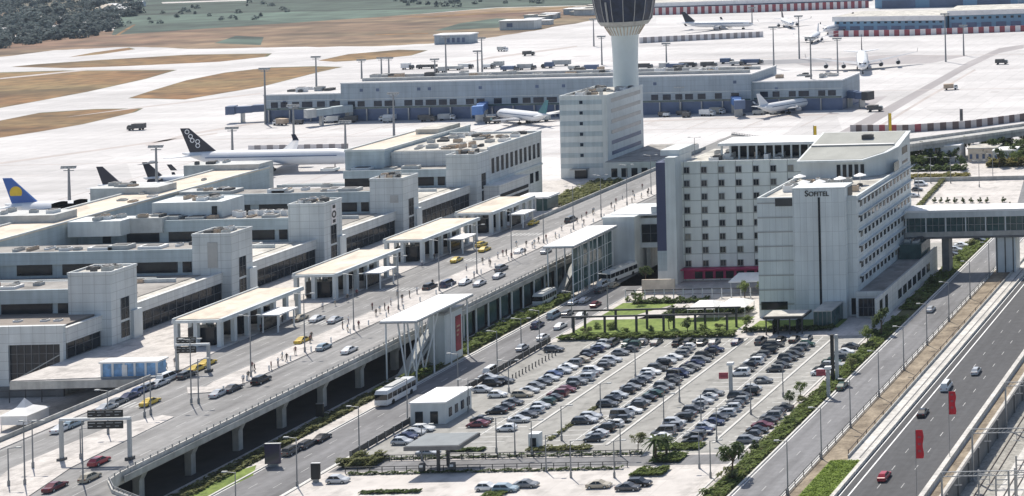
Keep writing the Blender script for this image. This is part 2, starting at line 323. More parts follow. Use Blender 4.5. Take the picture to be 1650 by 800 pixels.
sheet('concrete_margin', [rect(-92.3, -88.9, 150, 480)], .010, 'pale_concrete')
sheet('motorway', [rect(-88.8, -74.6, 150, 520)], .004, 'highway')
sheet('dirt_verge', [rect(-73.6, -72.0, 150, 480)], .005, 'earth'); sheet('retaining_ledge', [rect(-72.0, -71.2, 150, 480)], .012, 'pale_concrete')
# painted lines
p = MB()
def line(x0, x1, y0, y1, z=.012, m=0): p.poly([(x0, y0, z), (x1, y0, z), (x1, y1, z), (x0, y1, z)], m)
line(-87.05, -86.8, 150, 520); line(-75.3, -75.08, 150, 520); line(-88.5, -88.3, 150, 520)
for x in (-83.2, -79.3):
    y = 200
    while y < 500: line(x, x+.13, y, y+2.0, .012, 1); y += 8
for y in range(200, 470, 8): line(-102.1, -101.98, y, y+2, .012, 1)
line(-106.2, -106.05, 150, 470); line(-98.1, -97.95, 150, 470)
for x in (-190.3, -186.2):
    for y in range(200, 400, 7): line(x, x+.13, y, y+2.2, .012, 1)
line(-194.0, -193.85, 150, 400); line(-182.6, -182.45, 150, 400)
ROWX = [(-170.6, -165.9), (-164.9, -157.6), (-151.2, -145.6), (-145.2, -138.9), (-133.2, -126.9), (-126.5, -120.3), (-116.5, -112.8)]
for a, b in ((-171, -158.2), (-151.6, -139.2), (-133.4, -120.2), (-116.8, -112.8)):
    y = 287.5
    while y < 350: line(a, b, y, y+.12); y += 2.6
    line((a+b)/2-.06, (a+b)/2+.06, 287.5, 350) if b-a > 6 else None
for k in range(22): line(-172+2.5*k, -171.88+2.5*k, 347, 352)
for y in range(226, 274, 3): line(-176+.0, -114, y+.4, y+.5) if y % 12 == 0 else None
struct('road_marking', p, ['paint', 'paint_worn'])
# kerbs
k = MB()
for x0, x1, y0, y1 in ((-194.7, -194.3, 150, 400), (-182.2, -181.7, 150, 352), (-106.9, -106.5, 150, 470), (-97.6, -97.3, 150, 408), (-112.4, -112.0, 262, 352), (-156.9, -156.4, 296, 352), (-138.6, -138.1, 287, 352), (-119.6, -119.1, 287, 352)):
    k.box(x0, x1, y0, y1, -.05, .13)
struct('kerb', k, 'kerb')
# sunken railway beside the motorway
b = MB(); b.poly([(-71.2, 100, -3.2), (7000, 100, -3.2), (7000, 700, -3.2), (-71.2, 700, -3.2)]); struct('railway_bed', b, 'ballast')
b = MB(); b.poly([(-64.9, 150, -3.19), (-60.5, 150, -3.19), (-60.5, 500, -3.19), (-64.9, 500, -3.19)]); struct('railway_path', b, 'pale_concrete')
b = MB(); b.box(-71.21, -70.8, 150, 700, -3.3, .35); b.box(-71.2, 7000, 699.5, 701, -3.3, .02)
for y in range(155, 500, 7): b.box(-70.8, -70.55, y, y+.5, -3.3, .25)
tag(b.build('retaining_wall', 'dark_concrete'), 'long dark concrete retaining wall above the sunken railway tracks', 'wall')
for i, x in enumerate((-68.4, -66.9, -63.4, -61.9)):
    b = MB(); b.box(x, x+.09, 150, 500, -3.25, -3.0)
    tag(b.build('rail', 'rail'), 'steel rail, %s from the dark retaining wall' % ordn(i+1), 'rail', 'rails of the sunken railway')
b = MB()
for y in range(150, 480, 3): b.box(-74.7, -73.8, y, y+2.96, 0, .95)
tag(b.build('crash_barrier', 'pale_concrete'), 'pale concrete crash barrier along the railway side of the dark motorway', 'barrier')
b = MB(); b.box(-92.5, -92.3, 278, 470, 0, .55); tag(b.build('channel_wall', 'concrete'), 'low grey channel wall beside the dirt strip', 'wall')
b = MB(); b.box(-88.95, -88.75, 150, 470, 0, .6); tag(b.build('channel_wall', 'pale_concrete'), 'low pale channel wall at the left edge of the motorway', 'wall')
b = MB(); b.box(-90.6, -90.3, 278, 480, .011, .03); tag(b.build('drain', 'dark_concrete'), kind='structure')
b = MB()
for y in range(150, 408, 4): b.box(-97.35, -97.25, y, y+.1, 0, 1.0)
for z in (.45, .8, .98): b.box(-97.33, -97.27, 150, 408, z, z+.06)
tag(b.build('road_railing', 'dark_metal'), 'thin dark railing between the frontage road and the dirt strip', 'railing')
b = MB()
for y in range(280, 400, 5): b.box(-93.1, -92.98, y, y+.12, 0, .8)
b.box(-93.08, -93.0, 280, 400, .55, .7)
tag(b.build('guard_rail', 'rail'), 'rusty guard rail running along the middle of the dirt strip', 'guard rail')
# catenary gantries over the tracks
for i, (y, x1, h) in enumerate(((275.0, -50, 5.6), (300, -50, 5.6), (255.5, -50, 5.6))):
    t = thing('catenary_gantry', ['steel railway gantry by the middle of the retaining wall, second from the near end', 'steel railway gantry standing farthest up the tracks', 'steel railway gantry nearest the near end of the tracks'][i], 'gantry', (-70.2, y, -3.2), 'gantries over the railway')
    for x in (-70.2, -59.6):
        q = MB(); q.box(x-.14, x+.14, y-.14, y+.14, -3.2, h); q.box(x-.3, x+.3, y-.3, y+.3, -3.2, -2.9); q.build('post', 'metal', t)
    q = MB()
    for z in (h-.8, h-.1): q.box(-70.2, x1, y-.07, y+.07, z, z+.12)
    x = -70.2
    while x < x1: q.tube((x, y, h-.75), (x+.8, y, h-.05), .04, 4); x += .8
    q.build('beam', 'metal', t)
    for x in (-67.6, -62.6):
        q = MB(); q.box(x-.05, x+.05, y-.05, y+.05, h-2.2, h-.7); q.box(x-.6, x+.6, y-.04, y+.04, h-2.2, h-2.1); q.build('drop_arm', 'metal', t)
for i, (x, y) in enumerate(((-60.2, 262.5), (-62.6, 259.5), (-61.2, 268.0), (-66.0, 262))):
    q = MB(); q.box(x-.12, x+.12, y-.12, y+.12, -3.2, 3.4); q.box(x, x+2.2, y-.05, y+.05, 2.6, 2.75); q.box(x, x+1.8, y-.05, y+.05, 1.8, 1.9); q.tube((x, y, 1.2), (x+1.8, y, 2.6), .04, 4)
    tag(q.build('catenary_mast', 'metal'), 'slim steel railway mast with side arms, %s from the retaining wall' % ('first', 'second', 'third', 'fourth')[[3, 1, 2, 0][i]], 'mast', 'masts beside the tracks')
# ================================================================== VIADUCT (departures level, deck at 7 m)
DZ = 7.0
vi = thing('viaduct', 'long elevated departures road on concrete piers in front of the terminal', 'viaduct', (-218, 300, 0))
outline = [(-236, 150), (-150, 218), (-176, 236), (-190, 246), (-197.5, 250.5), (-201.4, 254.5), (-202.2, 258), (-202.2, 500), (-206, 540), (-216, 575), (-236, 590), (-236, 440), (-246.5, 440), (-263, 440), (-263, 309), (-236, 309)]
MB().prism(outline, DZ-1.5, DZ-.02).build('deck', 'concrete', vi)
b = MB(); b.poly([(x*1.0 if x > -203 else x, y, DZ) for x, y in outline]); b.build('road_surface', 'deck_asphalt', vi)
def par(b, pts, wd=.28, z0=DZ-1.5, z1=DZ+.85):
    for a, c in zip(pts, pts[1:]):
        dx, dy = c[0]-a[0], c[1]-a[1]; L = math.hypot(dx, dy); nx, ny = -dy/L*wd, dx/L*wd
        b.hull([(a[0], a[1], z0), (c[0], c[1], z0), (c[0]+nx, c[1]+ny, z0), (a[0]+nx, a[1]+ny, z0)], [(a[0], a[1], z1), (c[0], c[1], z1), (c[0]+nx, c[1]+ny, z1), (a[0]+nx, a[1]+ny, z1)])
edge = [(-150, 218.2), (-176, 236.2), (-190, 246.2), (-197.5, 250.7), (-201.3, 254.7), (-202.1, 258), (-202.1, 500), (-206, 540), (-216, 575), (-236, 590)]
b = MB(); par(b, edge, .3, DZ-1.3, DZ+.55); b.build('parapet', 'pale_concrete', vi)
b = MB(); par(b, [(x+.55, y) for x, y in edge[5:]], .1, DZ-1.1, DZ-.1); b.build('edge_beam', 'concrete', vi)
b = MB()
for a, c in zip(edge, edge[1:]):
    L = math.dist(a, c); n = max(1, int(L/1.6))
    for i in range(n): x, y = a[0]+(c[0]-a[0])*i/n, a[1]+(c[1]-a[1])*i/n; b.box(x-.18, x-.06, y-.05, y+.05, DZ+.5, DZ+1.0)
    for z in (.78, 1.0): b.tube((a[0]-.12, a[1], DZ+z), (c[0]-.12, c[1], DZ+z), .045, 4)
b.build('railing', 'pole', vi)
for pl_, za_ in (([(-235.6, 150), (-235.6, 308.6)], DZ-1.3), ([(-233.2, 445), (-233.2, 560)], DZ)): b = MB(); par(b, pl_, .25, za_, DZ+.95); b.build('terminal_side_parapet', 'concrete', vi)
y = 254
while y < 500:
    for x in (-205.2, -219, -231):
        if x == -231 and y > 305: continue
        q = MB(); q.hull([(x-.55, y-.55, 0), (x+.55, y-.55, 0), (x+.55, y+.55, 0), (x-.55, y+.55, 0)], [(x-.55, y-.55, 3.6), (x+.55, y-.55, 3.6), (x+.55, y+.55, 3.6), (x-.55, y+.55, 3.6)])
        q.hull([(x-.6, y-.56, 3.6), (x+.6, y-.56, 3.6), (x+.6, y+.56, 3.6), (x-.6, y+.56, 3.6)], [(x-1.5, y-.6, 5.5), (x+1.5, y-.6, 5.5), (x+1.5, y+.6, 5.5), (x-1.5, y+.6, 5.5)])
        q.build('pier', 'concrete', vi)
    y += 11.6
# pavements, islands and lines on the deck
q = MB()
def slab(pts, h=.14, m=0): q.prism(pts, DZ+.001, DZ+h, m)
slab([(-214.6, 300), (-217.2, 303), (-224.6, 303), (-221.5, 299)])
slab([(-214.9, 305), (-216.5, 301.5), (-221, 303), (-221.8, 306), (-221.8, 560), (-214.9, 520)], .15)
slab([(-213.2, 262), (-214.4, 286), (-217.2, 287), (-222.2, 281), (-223.2, 262), (-219, 252), (-214, 240), (-209, 246)])
slab([(-235.3, 232), (-232.8, 232), (-232.8, 309), (-235.3, 309)])
slab([(-263, 309.2), (-233.4, 311), (-234.5, 320), (-236, 328), (-236, 440), (-246.4, 440), (-263, 440)], .145)
q.build('pavement', 'pavement', vi)
p = MB()
for x in (-206, -210.4, -226, -229.4):
    for yy in range(225, 520, 7):
        p.poly([(x, yy, DZ+.006), (x+.14, yy, DZ+.006), (x+.14, yy+2.4, DZ+.006), (x, yy+2.4, DZ+.006)])
for x in (-203.2, -214.0, -222.6, -232.2): p.poly([(x, 225, DZ+.005), (x+.13, 225, DZ+.005), (x+.13, 520, DZ+.005), (x, 520, DZ+.005)])
for yy in (292.0, 345, 372, 400, 428):
    for kx in range(8): p.poly([(-231.6+kx*1.1, yy, DZ+.007), (-231.1+kx*1.1, yy, DZ+.007), (-231.1+kx*1.1, yy+3, DZ+.007), (-231.6+kx*1.1, yy+3, DZ+.007)])
p.build('lane_markings', 'paint_worn', vi)
# wall below the deck on the far side, coloured dark to deepen the shade
b = MB(); b.box(-237.3, -236.6, 312, 560, 0, DZ-1.6); b.build('back_wall', 'dark_concrete', vi)
for y in range(352, 412, 5):
    q = MB(); q.box(-203.4, -203.1, y, y+3.4, .3, 5.2); q.build('glass_panel', 'glass_green', vi)
    q = MB(); q.tube((-202.8, y-.6, 0), (-202.8, y-.6, 5.6), .22, 8); q.build('column', 'steel_white', vi)
# elevated link road curving away behind the hotel
er = thing('flyover', 'grey flyover curving away to the right behind the hotel', 'flyover', (-160, 560, 0))
cl = [(-216, 560), (-190, 556), (-163, 560), (-128, 590), (-100, 618), (-60, 660)]
def ribbon(cl, wd):
    L = []; Rr = []
    for i, c in enumerate(cl):
        a = cl[max(0, i-1)]; d_ = cl[min(len(cl)-1, i+1)]; dx, dy = d_[0]-a[0], d_[1]-a[1]; n = math.hypot(dx, dy)
        L.append((c[0]-dy/n*wd, c[1]+dx/n*wd)); Rr.append((c[0]+dy/n*wd, c[1]-dx/n*wd))
    return L, Rr
L_, R_ = ribbon(cl, 5.5)
b = MB()
for i in range(len(cl)-1): b.prism([R_[i], R_[i+1], L_[i+1], L_[i]], DZ-1.6, DZ)
b.build('deck', 'concrete', er)
b = MB(); par(b, R_, .3, DZ-.3, DZ+1.0); par(b, L_, .3, DZ-.3, DZ+1.0); b.build('parapet', 'pale_concrete', er)
for x, y in ((-176, 557), (-150, 571), (-128, 590), (-105, 613)):
    q = MB(); q.box(x-.9, x+.9, y-.7, y+.7, 0, DZ-1.5); q.build('pier', 'concrete', er)
# ================================================================== MAIN TERMINAL
def unit(parent, x, y, z, w, d, h, m='unit_grey', name='rooftop_unit'):
    q = MB(); q.box(x, x+w, y, y+d, z, z+h); q.box(x+.15*w, x+.85*w, y+.15*d, y+.85*d, z+h, z+h+.12, 1)
    return q.build(name, [m, 'unit_dark'], parent)
def clutter(parent, x0, x1, y0, y1, z, n, seed, hmax=1.6, smin=.6, smax=2.4):
    r = random.Random(seed)
    for i in range(n):
        w_ = r.uniform(smin, smax); d_ = r.uniform(smin, smax); h_ = r.uniform(.4, hmax)
        unit(parent, r.uniform(x0, max(x0+.1, x1-w_)), r.uniform(y0, max(y0+.1, y1-d_)), z, w_, d_, h_, r.choice(['unit_grey', 'unit_grey', 'unit_dark', 'unit_tan', 'white_roof']))
TY = [331.6, 366.5, 399.0, 431.5, 467.0]
te = thing('terminal_building', 'long white panelled terminal with stepped roofs and five square towers facing the departures road', 'terminal', (-300, 400, 0))
b = MB(); b.box(-360, -263.6, 322.7, 471, 0, 12.6); b.build('main_hall', 'clad', te)
# front wall with the big window
b = MB()
for x0, x1, z0, z1 in ((-360, -274.2, 0, 14), (-274.2, -263.9, 0, 2.7), (-274.2, -263.9, 10.4, 14), (-263.9, -263.2, 0, 14)): b.box(x0, x1, 322.0, 322.69, z0, z1)
b.box(-360, -263, 321.9, 322.75, 14, 14.15); b.build('front_wall', 'clad', te)
def glazed(parent, x0, x1, y0, y1, z0, z1, nx, nz, glass='glass', face='y', name='window'):
    q = MB()
    if face == 'y': q.box(x0, x1, y0, y0+.12, z0, z1)
    else: q.box(x0-.12, x0, y0, y1, z0, z1)
    wnd = q.build(name, glass, parent); f = MB(); a0, a1 = (x0, x1) if face == 'y' else (y0, y1)
    for i in range(nx+1):
        c = a0+(a1-a0)*i/nx
        if face == 'y': f.box(c-.06, c+.06, y0-.08, y0-.002, z0, z1)
        else: f.box(x0+.002, x0+.08, c-.06, c+.06, z0, z1)
    for j in range(nz+1):
        c = z0+(z1-z0)*j/nz
        if face == 'y': f.box(x0, x1, y0-.06, y0-.004, c-.05, c+.05)
        else: f.box(x0+.004, x0+.06, y0, y1, c-.05, c+.05)
    f.build('frame', 'window_frame', wnd); return wnd
glazed(te, -274.2, -263.9, 322.4, 0, 2.7, 10.4, 7, 4)
q = MB(); q.hull([(-274, 322.3, 3.0), (-273.6, 322.3, 3.0), (-273.6, 322.36, 3.0), (-274, 322.36, 3.0)], [(-264.4, 322.3, 8.2), (-264.0, 322.3, 8.2), (-264.0, 322.36, 8.2), (-264.4, 322.36, 8.2)]); q.build('window_brace', 'unit_grey', te)
b = MB(); b.box(-360, -264.5, 323, 332.9, 12.6, 13.75); b.build('roof', 'roof_brown', te)
for x in (-271.5, -268.8, -277): unit(te, x, 326.5, 13.75, 1.3, 1.0, .35, 'white_roof', 'skylight')
# bays between the towers
edges = [322.7]+TY+[478]
for i in range(6):
    y0 = (edges[i]+7.0) if i else 322.7; y1 = edges[i+1] if i < 5 else 478
    b = MB(); b.box(-263.62, -263.0, y0, y1, 11.2, 13.4); b.box(-263.8, -262.9, y0, y1, 13.4, 13.52)
    if i == 0: b.box(-263.62, -263, y0, y1, 10.4, 11.2)
    b.build('parapet_wall', 'clad_warm', te)
    n = max(3, int((y1-y0)/2.2)); glazed(te, -263.3, 0, y0+.3, y1-.2, 7.2, 11.2, n, 2, 'glass', 'x')
    if i:
        b = MB(); b.box(-268.0, -263.64, y0, y1, 12.6, 12.95); b.build('roof_walk', 'roof_pale', te)
        b = MB(); b.box(-323, -268.0, TY[i-1]+8.2, y1, 12.6, 13.1); b.build('roof', 'roof_grey' if i % 2 else 'roof_pale', te)
        b = MB(); b.box(-322, -269, y1-6.5, y1-6.1, 13.1, 13.9); b.box(-322, -275, y1-4.2, y1-3.9, 13.1, 13.7); b.build('roof_upstand', 'clad_plain', te)
        for k in range(5): unit(te, -320+10*k+rnd.uniform(-3, 3), y1-rnd.uniform(4, 14), 13.1, rnd.uniform(1.5, 4.5), rnd.uniform(1, 3), rnd.uniform(.5, 1.3), rnd.choice(['unit_grey', 'white_roof', 'unit_tan']))
# towers and the raised roof bands running back from them
for i, ty in enumerate(TY):
    x0 = -269.8
    b = MB(); b.box(x0, -261, ty, ty+7, 0, 21.9); b.box(x0-.1, -260.9, ty-.1, ty+.25, 21.9, 22.4); b.box(x0-.1, -260.9, ty+6.75, ty+7.1, 21.9, 22.4); b.box(x0-.1, x0+.25, ty+.25, ty+6.75, 21.9, 22.4); b.box(-261.25, -260.9, ty+.25, ty+6.75, 21.9, 22.4)
    tw = b.build('tower_block', 'clad', te)
    b = MB(); b.box(x0+.26, -261.26, ty+.26, ty+6.74, 21.9, 22.0); b.build('roof', 'roof_pale', tw)
    clutter(tw, x0+.8, -262.2, ty+.8, ty+6, 22.0, 9, 20+i, 1.2, .5, 1.8)
    for z0, z1 in ((8.0, 11.2), (11.7, 16.2)):
        b = MB(); b.box(-261.05, -260.96, ty+2.6, ty+4.6, z0, z1); wn = b.build('window', 'glass', tw)
        b = MB(); b.box(-260.955, -260.9, ty+3.55, ty+3.65, z0, z1); b.box(-260.955, -260.9, ty+2.5, ty+2.6, z0, z1); b.box(-260.955, -260.9, ty+4.6, ty+4.7, z0, z1); b.box(-260.955, -260.9, ty+2.6, ty+4.6, (z0+z1)/2, (z0+z1)/2+.1); b.build('frame', 'window_frame', wn)
    b = MB(); b.box(-261.4, -260.4, ty+5.2, ty+7.6, 0, 13.0); b.build('buttress', 'clad_plain', tw)
    # raised roof band
    xe = -323 if i < 4 else -300; zt = 18.6 if i < 4 else 18.0
    b = MB(); b.box(xe, x0, ty+.6, ty+8, 16.0, zt); b.box(xe, x0, ty+1.4, ty+8, 12.6, 16.0); b.box(xe, x0, ty+.5, ty+.9, zt, zt+.25); bd = b.build('roof_band', 'clad_blue', te)
    b = MB(); b.box(xe, x0, ty+.9, ty+8, zt, zt+.1); b.build('roof', 'roof_grey', bd)
    x = x0-1.2; kk = 0
    while x > xe+6:
        wd = (2.0, 10.5, 12.5, 8.0)[kk % 4]; b = MB(); b.box(max(xe, x-wd), x, ty+1.25, ty+1.38, 13.4, 15.9); b.build('clerestory_window', 'glass', bd); x -= wd+(1.2, 3.2, 2.4, 4)[kk % 4]; kk += 1
    for k in range(4): unit(te, -316+rnd.uniform(0, 40), ty+2, zt+.1, rnd.uniform(2, 6), rnd.uniform(1.5, 3), rnd.uniform(.5, 1.1), rnd.choice(['unit_grey', 'white_roof']))
# louvre panels, sign
b = MB(); b.box(-266.3, -264.0, TY[1]-.06, TY[1]-.004, 14.6, 20.4); b.build('louvre_panel', 'metal', te)
b = MB(); b.box(-264.4, -262.2, TY[3]-.06, TY[3]-.004, 15.8, 17.8); b.build('louvre_panel', 'metal', te)
b = MB(); b.box(-260.995, -260.85, TY[2]+2.8, TY[2]+4.6, 16.6, 21.4); sg = b.build('sign_panel', 'barrier_white', te)
b = MB()
for z0 in (20.4, 16.8): b.box(-260.845, -260.8, TY[2]+3.2, TY[2]+4.2, z0, z0+.8)
for k in range(20):
    a, c = 2*math.pi*k/20, 2*math.pi*(k+1)/20
    b.hull([(-260.845, TY[2]+3.7+r_*math.cos(t), 18.9+r_*math.sin(t)*1.15) for r_, t in ((.45, a), (.8, a), (.8, c), (.45, c))], [(-260.8, TY[2]+3.7+r_*math.cos(t), 18.9+r_*math.sin(t)*1.15) for r_, t in ((.45, a), (.8, a), (.8, c), (.45, c))])
b.build('sign_symbol', 'sign_dark', sg)
# the long spine, its beige roof, plant rooms
b = MB(); b.box(-336, -323, 318, 470, 12.6, 19.2); sp = b.build('spine', 'clad_blue', te)
b = MB(); b.box(-336.2, -322.8, 318, 470, 19.2, 19.5); b.build('roof', 'roof_beige', sp)
b = MB(); b.box(-336.4, -335.9, 318, 470, 19.5, 19.9); b.box(-323.1, -322.7, 318, 470, 19.5, 19.8); b.build('roof_edge', 'clad_plain', sp)
b = MB(); b.box(-372, -336.1, 350, 471, 0, 12.0); b.build('rear_hall', 'clad_blue', te)
for x, y, w_, d_, h_, m_ in ((-346, 397, 20, 7, 3.4, 'unit_grey'), (-322, 396, 13, 6, 1.7, 'clad_plain'), (-310, 399, 9, 5, 1.6, 'unit_grey'), (-345, 432, 18, 7, 3.2, 'unit_grey'), (-345, 466, 21.8, 6, 3.0, 'unit_grey'), (-322, 433, 14, 5, 1.5, 'unit_grey'), (-344, 364, 16, 7, 3, 'unit_grey')):
    q = MB(); q.box(x, x+w_, y, y+d_, 16 if x > -330 else 12, (18.7 if x > -330 else 19.3)+h_*.6); pr = q.build('plant_room', m_, te); clutter(pr, x+.5, x+w_-.5, y+.5, y+d_-.5, (18.7 if x > -330 else 19.3)+h_*.6, 6, int(-x+y), .9)
b = MB(); b.box(-306.5, -289, 403, 411, 13.1, 22.6); pr = b.build('plant_room', 'clad_plain', te); clutter(pr, -305, -290, 404, 410, 22.6, 9, 3, 1.0)
b = MB(); b.box(-291.5, -290.2, 402.9, 402.99, 16, 21.5); b.build('door', 'glass', pr)
for k in range(8): unit(te, -287+2.1*k, 402+rnd.uniform(0, 2), 18.7, 1.5, 1.5, 1.3, 'white_roof')
b = MB(); b.box(-277, -271.5, 345, 352, 13.0, 15.4); b.hull([(-277.2, 344.8, 15.4), (-271.3, 344.8, 15.4), (-271.3, 352.2, 15.4), (-277.2, 352.2, 15.4)], [(-276, 346, 16.2), (-272.5, 346, 16.2), (-272.5, 351, 16.2), (-276, 351, 16.2)]); rl = b.build('roof_lantern', 'white_roof', te)
glazed(rl, -277, -271.5, 344.95, 0, 13.3, 15.2, 3, 1); glazed(rl, -271.42, 0, 345, 352, 13.3, 15.2, 4, 1, face='x')
for k in (3, 4):
    b = MB(); b.box(-269.6, -267.0, TY[k-1]+7.1, TY[k-1]+7.25, 13.6, 17.2); b.build('window', 'glass', te)
# raised boxes at the far end
b = MB(); b.box(-301.5, -290, 471, 516, 0, 23.2); bx = b.build('upper_hall', 'clad_blue', te)
b = MB(); b.box(-301.2, -290.4, 471.4, 515.6, 23.2, 23.5); b.build('roof', 'roof_beige', bx)
b = MB(); b.box(-301.7, -301.2, 470.9, 516.1, 23.2, 23.9); b.box(-290.35, -289.9, 470.9, 516.1, 23.2, 23.8); b.box(-301.2, -290.35, 470.85, 471.3, 23.2, 23.8); b.build('roof_edge', 'clad_plain', bx)
b = MB(); b.box(-298, -291, 500, 512, 23.5, 25); b.build('plant_room', 'roof_pale', bx)
for k in range(3): b = MB(); b.box(-289.98, -289.85, 474+14*k, 484+14*k, 20.6, 21.3); b.build('window_strip', 'glass_blue', bx)
b = MB(); b.box(-289.9, -261.2, 474, 504, 0, 22.4); nw = b.build('north_wing', 'clad_warm', te)
b = MB(); b.box(-289.6, -261.6, 474.4, 503.6, 22.4, 22.6); b.build('roof', 'roof_pale', nw)
b = MB(); b.box(-261.6, -261.1, 473.9, 504.1, 22.4, 23.2); b.box(-289.9, -261.6, 503.6, 504.1, 22.4, 23.2); b.box(-261.19, -260.9, 474, 504, 12.6, 13.2); b.build('roof_edge', 'clad_plain', nw)
for k in range(11): b = MB(); b.box(-261.19, -261.1, 475.4+2.6*k, 476.7+2.6*k, 15.2, 19.6); b.build('window', 'glass', nw)
for k in range(6): b = MB(); b.box(-261.19, -261.1, 484+3.2*k, 485.8+3.2*k, 8.0, 11); b.build('window', 'glass', nw)
clutter(nw, -288, -263, 475, 503, 22.6, 34, 77, 1.1, .6, 3.0)
b = MB(); b.box(-262.9, -256.4, 470.5, 487, 0, 12.2); b.box(-263, -256.2, 470.3, 487.2, 12.2, 12.6); ea = b.build('entrance_block', 'clad_warm', te)
for z0, z1 in ((8.9, 9.9), (7.1, 8.2)): b = MB(); b.box(-256.39, -256.3, 471, 486.5, z0, z1); b.build('window_strip', 'glass', ea)
clutter(te, -335, -324, 325, 465, 19.5, 14, 5, .5)
for i_, ty in enumerate(TY[:4]):
    clutter(te, -318, -272, ty+10, ty+24, 13.1, 12, 100+i_, 1.0, .7, 3.4); clutter(te, -318, -272, ty+2, ty+7, 18.7, 9, 120+i_, .8, .6, 2.6)
    for k_ in range(3):
        y_ = ty+11+5*k_; q = MB(); q.tube((-320, y_, 13.45), (-272, y_, 13.45), .14, 6); q.build('pipe', 'metal', te); clutter(te, -372, -338, 440, 470, 12, 12, 9, 2.2, 1, 4)
# ================================================================== CANOPIES ON THE FORECOURT
def canopy(i, y0, y1):
    lab = ['beige roofed kerbside canopy nearest the near end of the departures forecourt', 'beige roofed kerbside canopy, second along the departures forecourt', 'beige roofed kerbside canopy, third along the departures forecourt', 'beige roofed kerbside canopy farthest along the departures forecourt'][i]
    t = thing('forecourt_canopy', lab, 'canopy', (-241, (y0+y1)/2, DZ), 'beige forecourt canopies')
    z = 12.2; b = MB(); b.box(-246.6, -236.2, y0, y1, z, z+.55); b.build('roof', 'clad_plain', t)
    b = MB(); b.box(-246.2, -236.9, y0+.5, y1-.4, z+.55, z+.7); b.build('roof_covering', 'roof_beige', t)
    b = MB(); b.box(-246.5, -246.2, y0, y1, z+.55, z+1.0); b.box(-236.9, -236.3, y0, y1, z+.55, z+.8); b.build('roof_edge', 'clad_plain', t)
    n = 6; st = (y1-y0-1.4)/n
    for k in range(n+1):
        y = y0+.7+st*k
        for x in (-237.2, -242, -246.0):
            if x == -242 and k not in (0, 1): continue
            b = MB(); b.box(x-.4, x+.4, y-.4, y+.4, DZ+.14, z); b.build('column', 'clad_plain', t)
    for k in range(0, n, 2):
        y = y0+.7+st*k; b = MB(); b.box(-244.4, -239, y+.8, y+st-.6, DZ+.15, z-1.4); b.build('glazed_box', 'glass', t)
    return t
for i, (a, c) in enumerate(((328.8, 354), (365.4, 389.5), (399, 424), (430.2, 452))): canopy(i, a, c)
for i, (y0, nm) in enumerate(((339, 'small flat white shelter in front of the near beige canopy'), (374, 'small flat white shelter in front of the second beige canopy'), (408, 'small flat white shelter in front of the third beige canopy'), (437, 'small flat white shelter in front of the farthest beige canopy'))):
    t = thing('shelter', nm, 'shelter', (-233, y0, DZ), 'white kerbside shelters')
    b = MB(); b.box(-236, -231.6, y0, y0+6, DZ+3.6, DZ+3.9); b.build('roof', 'white_roof', t)
    for x in (-235.4, -232.2):
        for y in (y0+.5, y0+5.5): b = MB(); b.box(x-.12, x+.12, y-.12, y+.12, DZ+.01, DZ+3.6); b.build('post', 'steel_white', t)
    b = MB(); b.box(-235.6, -235.45, y0+.3, y0+5.7, DZ+.3, DZ+3.2); b.build('glass_screen', 'glass', t)
# small pavilion at the far end of the forecourt
t = thing('glass_pavilion', 'small white roofed glass pavilion beyond the farthest beige canopy', 'pavilion', (-240, 462, DZ))
b = MB(); b.box(-245.5, -236.5, 459, 466, DZ+3.6, DZ+4.1); b.build('roof', 'white_roof', t)
b = MB(); b.box(-239.8, -236.8, 459.4, 465.6, DZ+.1, DZ+3.6); b.build('glazing', 'glass_green', t)
for x in (-245, -242.5, -240.2): b = MB(); b.box(x-.15, x+.15, 459.4, 459.7, DZ, DZ+3.6); b.build('column', 'steel_white', t)
# ================================================================== STAIR AND LIFT HALLS AT THE EDGE OF THE VIADUCT
def stair_hall(y0, y1, lab, n, slab_box):
    t = thing('stair_hall', lab, 'stair hall', (-198, (y0+y1)/2, 0), 'stair halls joining the viaduct to the street')
    b = MB(); b.box(-201.8, -194.4, y0, y1, 12.45, 12.75); b.build('roof', 'white_roof', t)
    b = MB(); b.box(-201.85, -194.35, y0-.05, y1+.05, 12.2, 12.44); b.build('roof_frame', 'metal', t)
    for k in range(n):
        y = y0+1+(y1-y0-2)*k/(n-1)
        for x in (-201.2, -195.2): b = MB(); b.tube((x, y, 0), (x, y, 12.2), .16, 8); b.build('column', 'steel_white', t)
    for k in range(2):
        yy = y0+2+k*2.5; b = MB(); b.hull([(-200.6, yy, 0), (-199, yy, 0), (-199, yy+1.4, 0), (-200.6, yy+1.4, 0)], [(-200.6, yy+11, 7), (-199, yy+11, 7), (-199, yy+12.4, 7), (-200.6, yy+12.4, 7)]); b.build('stair_flight', 'unit_grey', t)
    return t
t = stair_hall(325, 345.5, 'white roofed stair hall with v shaped steel legs beside the red poster, nearest the bus', 4, 1)
for k in range(3):
    y = 327+3*k
    for s_ in (-1, 1): b = MB(); b.tube((-197.8, y, 0), (-197.8+s_*2.4, y+1.2, 12.1), .16, 6); b.build('strut', 'steel_white', t)
b = MB(); b.box(-199.4, -196, 337.5, 344, 0, 10.4); lf = b.build('lift_tower', 'clad_plain', t)
b = MB(); b.box(-199.7, -195.7, 337.2, 344.3, 10.4, 10.8); b.build('cap', 'metal', lf)
b = MB(); b.box(-195.99, -195.9, 341.4, 343.4, 1.6, 9.0); po = b.build('poster', 'poster_red', lf)
b = MB()
for k in range(3): b.box(-195.89, -195.86, 341.7, 342.9-.3*k, 6.6-.9*k, 7.0-.9*k)
b.build('poster_graphic', 'skin', po)
t = stair_hall(389, 411.5, 'long white roofed stair hall with green glass walls, beside the coach and grey link building', 6, 0)
b = MB(); b.box(-195.4, -195.25, 390, 410.5, 1, 11.6); b.build('glass_wall', 'glass_green', t)
b = MB()
